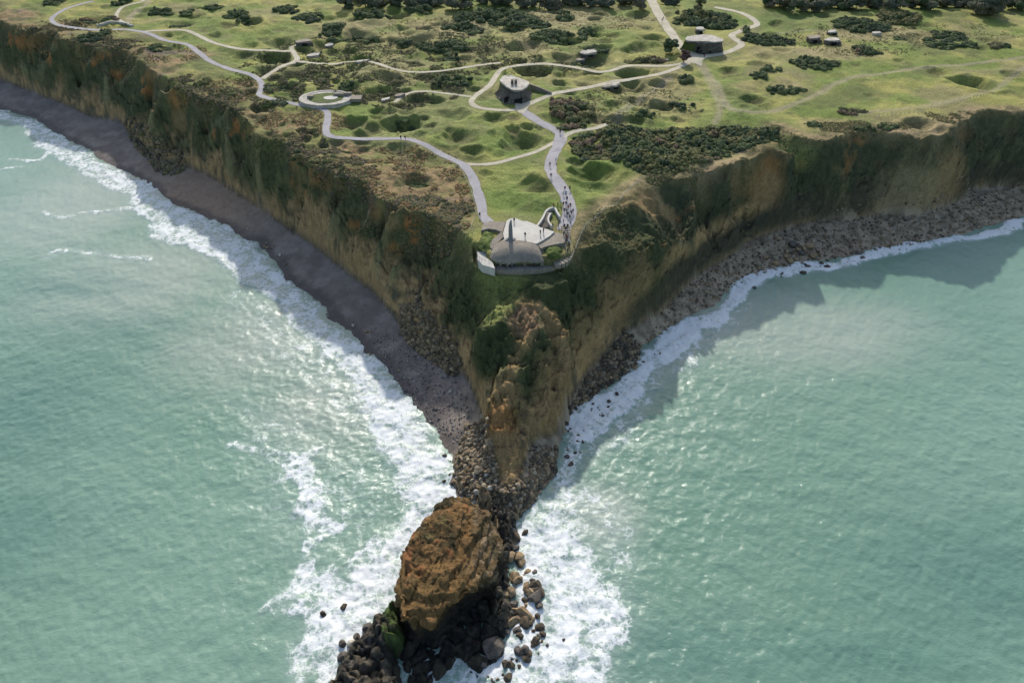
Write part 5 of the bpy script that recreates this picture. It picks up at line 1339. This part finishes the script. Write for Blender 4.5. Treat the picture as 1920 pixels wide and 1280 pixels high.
SH = [
 (1065,208,52,26,'large rounded mixed brown and green thicket right of the casemate path',OLV+BRN[:1],2.8),
 (1142,223,16,8,'small green clump touching the right end of the rounded mixed thicket',OLV,2.0),
 (855,152,46,13,'dark thicket just left of the curved gun casemate loop path',DG+OLV[:1],2.2),
 (1122,88,25,7,'dark scrub rim behind the deep hollow with broken slab',DG,1.8),
 (1105,112,34,10,'shadowy scrub filling the deep hollow with broken slab',DG,1.4),
 (1218,108,46,10,'long brown hedge-like thicket left of the gravel crossroads',BRN+OLV[:2],2.4),
 (1320,34,56,16,'broad dark thicket behind the far right casemate',DG+OLV[:1],3.0),
 (1283,30,16,10,'olive bush at the left end of the thicket behind the casemate',OLV,2.6),
 (1440,68,50,12,'long dark thicket right of the far casemate',DG,2.4),
 (1402,55,10,8,'dark upright bush beside the far right path bend',DG,3.0),
 (1520,115,48,14,'big isolated dark gorse thicket in the right-hand meadow',DG,2.2),
 (1468,165,36,11,'dark gorse clump below the big isolated thicket in the meadow',DG,1.9),
 (1443,131,20,7,'gorse clump left of the big isolated meadow thicket',DG,1.6),
 (1425,143,20,7,'gorse clump just above the round crater in the right meadow',DG,1.6),
 (1625,93,24,8,'half brown half green clump right of the pinkish ruin',BRN[:1]+DG[:2],1.8),
 (1610,45,50,13,'tangled dark thicket behind the ruin cluster',DG,2.2),
 (1578,40,22,6,'small dark clump left of the tangled thicket behind the ruins',DG,1.8),
 (1680,30,50,16,'grey-green thicket below the far right treeline',OLV+DG[:1],2.2),
 (1790,62,40,10,'dark scrub on the upper edge of the right dry grass',DG,2.0),
 (1785,80,42,10,'dark scrub on the lower edge of the right dry grass',DG,2.0),
 (1742,72,10,5,'single small bush left of the right dry grass scrub',DG,1.6),
 (1865,85,30,8,'brownish low thicket near the right edge of the far meadow',BRN+DG[:1],1.8),
 (1680,70,13,5,'lone small dark bush in the right dry grass',DG,1.5),
 (1587,208,34,7,'brown low clump by the far right clifftop above the scar',BRN+DG[:1],1.3),
 (1525,232,26,8,'dark scrub patch on the brow right of the yellow scar',DG+BRN[:1],1.4),
 (1650,236,46,8,'dark scrub band on the brow left of the clifftop brown hollow',DG,1.4),
 (1288,146,14,9,'round dark bush in the pale meadow below the crossroads',DG,2.2),
 (1272,196,36,9,'long gorse clump in the middle of the dry meadow',DG,1.7),
 (1206,212,22,8,'gorse clump beside the worn dirt track',DG,1.8),
 (1045,66,50,12,'dark patchy thicket above the deep hollow',DG,2.2),
 (1100,57,20,7,'thicket tip reaching right from the dark patchy thicket',DG,2.0),
 (1060,28,17,8,'lone dark clump in the tan far meadow',DG,2.2),
 (970,38,38,13,'dense dark thicket in the tan meadow at top centre',DG,2.4),
 (1012,46,30,8,'dark thicket trailing down right at top centre',DG,2.0),
 (915,25,60,12,'wide dark thicket below the far wood left of centre',DG,2.4),
 (868,48,36,12,'dark thicket descending left of the tan meadow',DG,2.2),
 (956,53,18,6,'small dark clump under the dense top centre thicket',DG,1.8),
 (790,52,14,5,'small brown bush in the tan field left of centre',BRN,1.5),
 (750,73,28,6,'low thicket left of the long dark thicket',DG,1.6),
 (830,85,46,11,'long dark thicket above the crater field',DG,2.2),
 (850,104,20,7,'round dark clump hanging below the long dark thicket',DG,2.0),
 (715,4,42,7,'thicket at the top edge left of the far wood',DG,2.4),
 (697,22,36,12,'dense rounded dark thicket below the top edge',DG,2.8),
 (787,12,32,9,'thicket joining the far wood at its left end',DG,2.6),
 (680,68,38,7,'flat dark thicket above the crater field left part',DG+OLV[:1],1.8),
 (620,52,30,13,'tall dark bush group above the small square bunker',DG,2.6),
 (625,73,12,6,'dark bush directly behind the small square bunker',DG,2.0),
 (580,28,26,10,'dark scrub in the upper left meadow, right one of two',DG,2.0),
 (530,12,30,9,'dark scrub in the upper left meadow touching the top edge',DG,2.0),
 (442,28,22,8,'dark clump among the upper left craters',DG,1.8),
 (457,38,20,6,'dark clump directly below another among the upper left craters',DG,1.6),
 (342,44,28,6,'long dark clump on the far left meadow',DG,1.6),
 (292,19,30,8,'dark bush mass near the far left track',DG,2.2),
 (350,22,18,5,'low dark clump on the far left meadow, upper one',DG,1.5),
 (395,12,20,5,'low dark clump close to the top edge far left',DG,1.5),
 (185,36,38,8,'dark scrub inside the far left path bend',DG+BRN[:1],1.6),
 (97,2,18,7,'dark bush at the top edge furthest left',DG,2.0),
 (225,2,20,5,'dark scrub at the top edge beside the pale track',DG,2.0),
 (176,66,24,11,'blue-grey dark bush hanging on the far left brow',DG,2.0),
 (605,148,22,9,'brown heath clump in the crater field, middle left',BRN+DG[:1],1.2),
 (650,158,22,8,'dark green scrub in the crater field above the gun pit',DG,1.4),
 (582,186,22,7,'dark scrub on the left rim of the gun pit',DG,1.5),
 (760,222,24,12,'dark green bracken in the deepest crater of the field',DG,.9),
 (520,160,24,10,'dark scrub below the left path corner',OLV+DG[:2],1.2),
 (690,305,1,1,'x'),
 (555,283,22,9,'green gorse on the left brow below the path corner',OLV+DG[:2],1.4),
 (600,298,36,10,'bright green gorse spilling over the left brow',OLV+DG[:1],1.6),
 (640,322,26,9,'grey-brown scrub on the left brow above the bracken',BRN,1.3),
 (375,152,30,9,'olive gorse on the left cliff brow, upper patch',OLV,1.4),
 (420,172,26,9,'olive gorse on the left cliff brow below the orange scar',OLV+DG[:1],1.4),
 (455,230,34,9,'purple-brown scrub on the left brow beside the path bend',BRN,1.2),
 (515,192,22,6,'small green scrub strip on the seaward side of the left path corner',DG,1.2),
 (300,90,22,6,'dark green scrub below the far left viewpoint',DG,1.2),
 (785,333,22,9,'dark green scrub in the bracken hollow',DG,.8),
 (1110,290,26,8,'dark hollow scrub right of the main path bend',DG+OLV[:1],1.0),
 (1030,384,12,4,'x'),
 (1425,106,1,1,'x'),
]
for a in SH:
    if a[4] == 'x': continue
    shrub(*a[:5], a[5] if len(a) > 5 else DG, a[6] if len(a) > 6 else 1.8)
shrub(1258, 84, 15, 13, 'round dark tree beside the gravel road left of the far casemate', DG + OLV[:1], 7.0, name='round_tree', cat='tree', tree=True)
shrub(1283, 108, 10.5, 11, 'rounded red-brown bare tree beside the gravel crossroads', RED, 6.0, name='round_tree', cat='tree', tree=True)
shrub(1310, 12, 12, 12, 'pointed grey-green tree above the broad far thicket', OLV, 7.0, name='round_tree', cat='tree', tree=True)
shrub(1240, 285, 0, 0, 'vast dark green and brown thicket covering the clifftop right of the main path', DG + OLV + BRN[:1], 1.9, name='thicket', cat='thicket', br=1.35, dens=1.4, seed=5,
      poly=[(1068,268),(1082,252),(1120,246),(1160,236),(1220,238),(1300,240),(1360,238),(1420,240),(1455,238),(1470,250),(1440,262),(1415,272),(1370,285),(1330,298),(1300,312),(1260,322),(1225,328),(1190,318),(1165,308),(1130,298),(1095,290),(1072,284)])
# far wood along the top edge: each tree its own crown and trunk
frn = random.Random(3)
ORD = 'first second third fourth fifth sixth seventh eighth ninth tenth eleventh twelfth thirteenth fourteenth fifteenth sixteenth seventeenth eighteenth nineteenth twentieth twenty-first twenty-second twenty-third'.split()
def far_tree(px, py, r, label, cols, h, group):
    shrub(px, py, r, r, label, cols, h, group, 'woodland_tree', 'tree', tree=True, seed=int(px * 31 + py * 7))
for i in range(44):
    px = 655 + (i % 22) * 27 + frn.uniform(-8, 8)
    py = (-14 if i >= 22 else 3) + frn.uniform(-4, 4)
    if 1212 < px < 1245: px += 40
    far_tree(px, py, frn.uniform(15, 21), f'grey-brown tree of the far wood, {ORD[i % 22]} from its left end in the {"back" if i >= 22 else "front"} row', FARG, frn.uniform(5, 7), 'trees of the far wood at the top')
for i in range(46):
    px = 1440 + (i % 23) * 23 + frn.uniform(-8, 8)
    py = (-12 if i >= 23 else 6) + frn.uniform(-5, 5)
    far_tree(px, py, frn.uniform(14, 22), f'dark tree of the far right treeline, {ORD[i % 23]} from its left end in the {"back" if i >= 23 else "front"} row', FARG + DG[:2], frn.uniform(5, 7.5), 'trees of the far right treeline')
far_tree(1857, 14, 38, 'largest rounded tree of the far right treeline, standing forward of the rest', FARG, 11, None)

# small scrub and tussocks, uncountable
def tufts(name, zones, n_, size, cols, label, cat, seed, z=30.0, keepfun=None):
    r_ = np.random.RandomState(seed); P_ = []
    for (px, py, rx, ry, wgt) in zones:
        k = int(n_ * wgt); c = P(px, py, z); a = rx * mpp(py); b_ = abs(P(px, py - ry, z)[1] - P(px, py + ry, z)[1]) / 2
        an = r_.rand(k) * 6.283; rr_ = np.sqrt(r_.rand(k)) ; P_.append(np.stack([c[0] + a * rr_ * np.cos(an), c[1] + b_ * rr_ * np.sin(an)], -1))
    p = np.concatenate(P_); p = p[samp(pd, p[:, 0], p[:, 1]) > .6]
    p = p[np.hypot(p[:, 0] - BUNK[0], p[:, 1] - BUNK[1]) > 15]
    if keepfun is not None: p = p[keepfun(p)]
    nz = fbm2(p[:, 0], p[:, 1], 5, 3, seed); p = p[nz > -.05]
    g = Zt(p[:, 0], p[:, 1]); k = len(p)
    R = size * r_.uniform(.5, 1.4, k)
    cent = np.stack([p[:, 0], p[:, 1], g + R * .1], -1); rad = np.stack([R, R, R * .8], -1)
    V, F, cc = leaf_cloud(cent, rad, 8, size * .45, cols, seed)
    return tag(link(bpy.data.objects.new(name, np_mesh(name, V, F, M_LEAF, cc, smooth=False))), label, cat, kind='stuff')
tufts('bracken', [(760,330,115,60,1),(690,300,60,30,.35),(850,385,50,50,.5),(560,230,90,26,.5),(440,170,80,26,.4),(300,100,90,18,.4),(120,58,120,14,.4)], 2600, .4,
      [(.36,.22,.1),(.28,.17,.085),(.2,.17,.07),(.26,.23,.09),(.18,.13,.09)], 'rust and straw coloured bracken on the left clifftop', 'bracken', 501)
tufts('clifftop_scrub', [(1330,305,110,16,.5),(1160,400,40,22,.2),(1600,238,120,10,.5),(1800,222,70,14,.3),(1230,330,30,12,.2),(100,48,120,10,.3),(240,92,80,8,.3),(400,190,60,12,.3),(520,258,60,10,.3),(660,335,50,8,.2),(800,404,60,10,.3)], 2600, .36,
      [(.11,.125,.05),(.17,.155,.065),(.22,.17,.09),(.08,.1,.04)], 'low mixed scrub clinging to the cliff brow', 'scrub', 502)
def browl(p):
    sb_ = samp(sd_brow, p[:, 0], p[:, 1]); return (sb_ > -3) & (sb_ < 14) & (p[:, 0] < -8)
tufts('crater_scrub', [(640,120,190,60,1),(560,160,90,40,.5),(760,170,110,30,.5),(850,100,110,40,.4),(1000,120,80,16,.2)], 6500, .5,
      [(.1,.105,.045),(.14,.12,.06),(.08,.095,.04),(.15,.125,.085)], 'brown and olive scrub lining the pitted crater field', 'scrub', 506)
tufts('brow_heath', [(150,70,170,30,1),(400,180,150,60,1.2),(600,290,120,70,1),(780,400,110,40,.6)], 9000, .5,
      [(.1,.11,.05),(.14,.125,.06),(.16,.125,.1),(.08,.095,.045),(.2,.15,.075)], 'mixed green and purple-brown heath along the left cliff brow', 'heath', 505, keepfun=browl)
tufts('dry_tussock_grass', [(1040,40,180,22,1),(850,55,140,26,.6),(1620,75,160,30,1),(960,90,130,22,.5),(700,95,110,26,.5),(760,150,130,25,.5),(1200,190,130,30,.5),(1800,60,110,20,.3)], 1500, .42,
      [(.36,.3,.15),(.28,.25,.1),(.17,.17,.07),(.12,.13,.055)], 'pale dry tussock grass dotted over the far meadow', 'grass', 503)
def oncliff(p):
    sb_ = samp(sd_brow, p[:, 0], p[:, 1]); b_ = samp(base, p[:, 0], p[:, 1]); return (sb_ < 1) & (b_ > 14 + 5 * fbm2(p[:, 0], p[:, 1], 12, 2, 7))
tufts('cliff_face_scrub', [(150,130,160,60,1),(400,270,160,90,1),(650,420,140,90,1),(820,500,90,90,.7),(960,560,110,60,.35),(1130,540,110,110,.8),(1350,380,130,80,1),(1600,320,160,60,1),(1850,290,120,60,.7)], 2200, .3,
      [(.08,.09,.04),(.11,.12,.05),(.065,.075,.035),(.15,.135,.065)], 'dark green scrub growing on the upper cliff face', 'scrub', 504, z=20.0, keepfun=oncliff)

# ------------------------------------------------------------------ people
def person_mesh(pose):
    bm = bmesh.new()
    st_ = {'stand': (.0, .0, .06), 'walk': (.22, -.2, .2), 'lean': (.05, -.05, .3)}[pose]
    J = {'pel': (0, 0, .95, .15), 'wai': (0, .01, 1.1, .135), 'che': (0, .0, 1.32, .165), 'nek': (0, .01, 1.5, .06), 'hd1': (0, .02, 1.6, .095), 'hd2': (0, .02, 1.7, .085),
         'lh': (-.1, 0, .9, .1), 'lk': (-.11, st_[0] * .7 + .02, .5, .065), 'la': (-.11, st_[0], .09, .045), 'lt': (-.12, st_[0] + .17, .04, .04),
         'rh': (.1, 0, .9, .1), 'rk': (.11, st_[1] * .5 + .05, .5, .065), 'ra': (.11, st_[1], .09, .045), 'rt': (.12, st_[1] + .17, .04, .04),
         'ls': (-.2, 0, 1.42, .065), 'le': (-.26, -st_[0] * .6, 1.14, .05), 'lw': (-.24, -st_[0] + st_[2], .9, .035), 'lf': (-.23, -st_[0] + st_[2] * 1.3, .82, .035),
         'rs': (.2, 0, 1.42, .065), 're': (.26, -st_[1] * .6, 1.14, .05), 'rw': (.24, -st_[1] + st_[2], .9, .035), 'rf': (.23, -st_[1] + st_[2] * 1.3, .82, .035)}
    E = ['pel wai', 'wai che', 'che nek', 'nek hd1', 'hd1 hd2', 'pel lh', 'lh lk', 'lk la', 'la lt', 'pel rh', 'rh rk', 'rk ra', 'ra rt',
         'che ls', 'ls le', 'le lw', 'lw lf', 'che rs', 'rs re', 're rw', 'rw rf']
    vs = {k: bm.verts.new(v[:3]) for k, v in J.items()}
    for e_ in E: a, b_ = e_.split(); bm.edges.new((vs[a], vs[b_]))
    me = bpy.data.meshes.new('tmp'); keys = list(J); bm.to_mesh(me); bm.free()
    o = bpy.data.objects.new('tmp', me); COL.objects.link(o)
    sk = o.modifiers.new('s', 'SKIN')
    for i, k in enumerate(keys):
        r_ = J[k][3]; me.skin_vertices[0].data[i].radius = (r_ * (1.25 if k in ('che', 'wai', 'pel') else 1), r_ * (.8 if k in ('che',) else 1)); me.skin_vertices[0].data[i].use_root = (i == 0)
    ss = o.modifiers.new('u', 'SUBSURF'); ss.levels = 1; ss.render_levels = 1
    dg = bpy.context.evaluated_depsgraph_get(); m2 = bpy.data.meshes.new_from_object(o.evaluated_get(dg)); m2.name = 'person'
    bpy.data.objects.remove(o)
    m2.materials.clear()
    for m_ in (PM['skin'], PM['coat0'], PM['leg0'], PM['hair0'], PM['shoe']): m2.materials.append(m_)
    for p in m2.polygons:
        c = p.center; z = c.z; p.use_smooth = True
        if z > 1.5: p.material_index = 3 if (z > 1.68 or c.y < 0.0) else 0
        elif z < .12: p.material_index = 4
        elif z < .93 and abs(c.x) < .2: p.material_index = 2
        elif z < .9: p.material_index = 0
        else: p.material_index = 1
    return m2
def flat(name, c, rough=.8):
    m_, n, b_ = mat(name); t = node(n, 'ShaderNodeTexNoise'); t.inputs['Scale'].default_value = 12
    mr = node(n, 'ShaderNodeMix', data_type='RGBA'); mr.inputs['A'].default_value = (*c, 1); mr.inputs['B'].default_value = tuple(v * .75 for v in c) + (1,)
    n.links.new(t.outputs['Fac'], mr.inputs['Factor']); n.links.new(mr.outputs['Result'], b_.inputs['Base Color']); b_.inputs['Roughness'].default_value = rough
    return m_
PM = {'skin': flat('skin', (.45, .28, .2)), 'shoe': flat('shoe leather', (.03, .03, .03)), 'hair0': flat('dark hair', (.03, .02, .015)), 'hair1': flat('fair hair', (.3, .22, .12))}
COATS = {'black': (.012, .012, .014), 'navy': (.02, .03, .07), 'grey': (.12, .12, .13), 'white': (.75, .75, .75), 'dark red': (.2, .03, .03), 'dark green': (.03, .06, .035), 'pale blue': (.3, .4, .55), 'yellow': (.5, .5, .12)}
for k in COATS: PM['c_' + k] = flat(k + ' coat', COATS[k])
PM['coat0'] = PM['c_black']; PM['leg0'] = flat('dark trousers', (.02, .022, .03)); PM['leg1'] = flat('blue jeans', (.05, .08, .15))
PMESH = {k: person_mesh(k) for k in ('stand', 'walk', 'lean')}
PEO = [ # px, py of the feet, z or None, coat, pose, label
 (899.5,408,None,'black','walk','person in black walking alone on the left path just before the bunker'),
 (752,263,None,'navy','walk','person in navy, left one of a pair on the long cliff path'),
 (760,263,None,'black','walk','person in black, right one of a pair on the long cliff path'),
 (964,417,TZ,'black','stand','person in black standing behind the granite pillar on the bunker roof'),
 (984.5,445,TZ,'black','stand','person in black alone in the middle of the pale bunker roof'),
 (1019,437,TZ,'black','stand','person in black at the right end of the pale bunker roof'),
 (1013,440,TZ,'grey','stand','person in grey beside the small recess on the bunker roof'),
 (1036,428,None,'black','stand','person in black at the foot of the right stair wall'),
 (1047,425,None,'navy','stand','person in navy between the stair wall and the crowded path'),
 (1038,390,None,'dark red','stand','person in dark red at the top of the sunken stair'),
 (1046,388,None,'black','stand','person in black just right of the top of the sunken stair'),
 (1051,384,None,'white','walk','person in white at the left edge of the crowded path'),
 (1056,387,None,'black','walk','person in black, first of three abreast on the crowded path'),
 (1061,387,None,'navy','walk','person in navy, second of three abreast on the crowded path'),
 (1069,390,None,'black','walk','person in black, third of three abreast on the crowded path'),
 (1058,399,None,'black','stand','person in black on the crowded path facing a navy pair'),
 (1062,401,None,'grey','walk','person in grey half hidden in the middle of the crowded path'),
 (1071,404,None,'navy','walk','person in navy at the right kerb of the crowded path'),
 (1074,400,None,'black','walk','person in black directly behind the navy one at the right kerb'),
 (1068,412,None,'dark green','walk','person in dark green at the narrowing of the crowded path'),
 (1056,420,None,'black','stand','person in black on the left kerb where the path meets the steps'),
 (1058,429,31.0,'navy','walk','person in navy at the top of the side steps, left one'),
 (1064,429,31.0,'black','walk','person in black at the top of the side steps, right one'),
 (1064,439,30.9,'grey','stand','person in grey on the upper side steps'),
 (1057,443,30.7,'black','stand','person in black on the upper side steps nearest the roof terrace'),
 (1063,450,30.4,'dark red','walk','person in dark red halfway down the side steps'),
 (1067,464,29.9,'black','walk','person in black at the bend of the side steps'),
 (1060,468,29.7,'pale blue','stand','person in pale blue inside the bend of the side steps'),
 (1064,475,29.3,'navy','stand','person in navy low on the side steps'),
 (1059,358,None,'black','walk','person in black, left one of two walking towards the bunker'),
 (1068,358,None,'navy','walk','person in navy, right one of two walking towards the bunker'),
 (1056,367,None,'white','walk','person in white ahead of the pair walking to the bunker, left one'),
 (1061,367,None,'pale blue','walk','person in pale blue beside a white coat ahead of the pair'),
 (1063,377,None,'black','walk','person in black between the white-coated pair and the three abreast'),
 (1065,394,None,'dark red','walk','person in dark red just behind the middle of the crowded path'),
 (1064,406,None,'black','walk','person in black ahead of the dark green coat on the crowded path'),
 (1070,418,None,'pale blue','stand','person in pale blue on the grass edge beside the top of the side steps'),
 (1061,434,30.9,'black','walk','person in black in the middle of the group on the upper side steps'),
 (1061,447,30.5,'dark green','walk','person in dark green halfway down the side steps'),
 (1067,458,30.1,'white','stand','person in white just above the bend of the side steps'),
 (1033,334,None,'black','walk','person in black on the grey path between meadow and right hollow'),
 (1031,313,None,'navy','walk','person in navy alone at the narrow part of the main path'),
 (1050,252,None,'dark red','walk','person in dark red near the fork of the main path'),
 (1042,304,None,'white','walk','person in white on the wide part of the main path'),
 (1106,356,None,'yellow','stand','person in pale yellow standing alone on the grass right of the path'),
 (931,503,27.6,'black','stand','person in black at the left corner of the lower front terrace'),
 (960,503,27.6,'grey','lean','person in grey in front of the observation slit'),
 (1000,501,27.6,'navy','stand','person in navy at the right part of the lower front terrace'),
 (246,50,None,'navy','stand','person in navy at the far left viewpoint, right one'),
 (237,51,None,'black','stand','person in black at the far left viewpoint, middle one'),
 (187,49,None,'dark green','stand','person in dark green at the far left viewpoint, left end of the wall'),
 (1241,42,None,'black','walk','person in black walking on the far gravel road, front one'),
 (1243,38,None,'dark red','walk','person in dark red walking on the far gravel road, rear one'),
 (1320,109,None,'dark red','stand','person in dark red at the gravel crossroads'),
]
r_ = random.Random(5)
for px_, py_, zz, coat, pose, lab in PEO:
    if zz is None:
        x, y, _ = P(px_, py_, 30); g = zat(x, y); x, y, _ = P(px_, py_, g); g = zat(x, y) + .08
    else: x, y, _ = P(px_, py_, zz); g = zz
    o = bpy.data.objects.new('person', PMESH[pose]); o.location = (x, y, g)
    o.rotation_euler = (0, 0, r_.uniform(0, 6.28) if pose == 'stand' else r_.choice([0, math.pi]) + r_.uniform(-.4, .4))
    s_ = r_.uniform(.96, 1.06); o.scale = (s_ * 1.08, s_ * 1.08, s_)
    link(o); tag(o, lab, 'person')
    for i_, m_ in ((1, PM['c_' + coat]), (2, PM['leg0'] if r_.random() < .7 else PM['leg1']), (3, PM['hair0'] if r_.random() < .75 else PM['hair1'])):
        o.material_slots[i_].link = 'OBJECT'; o.material_slots[i_].material = m_
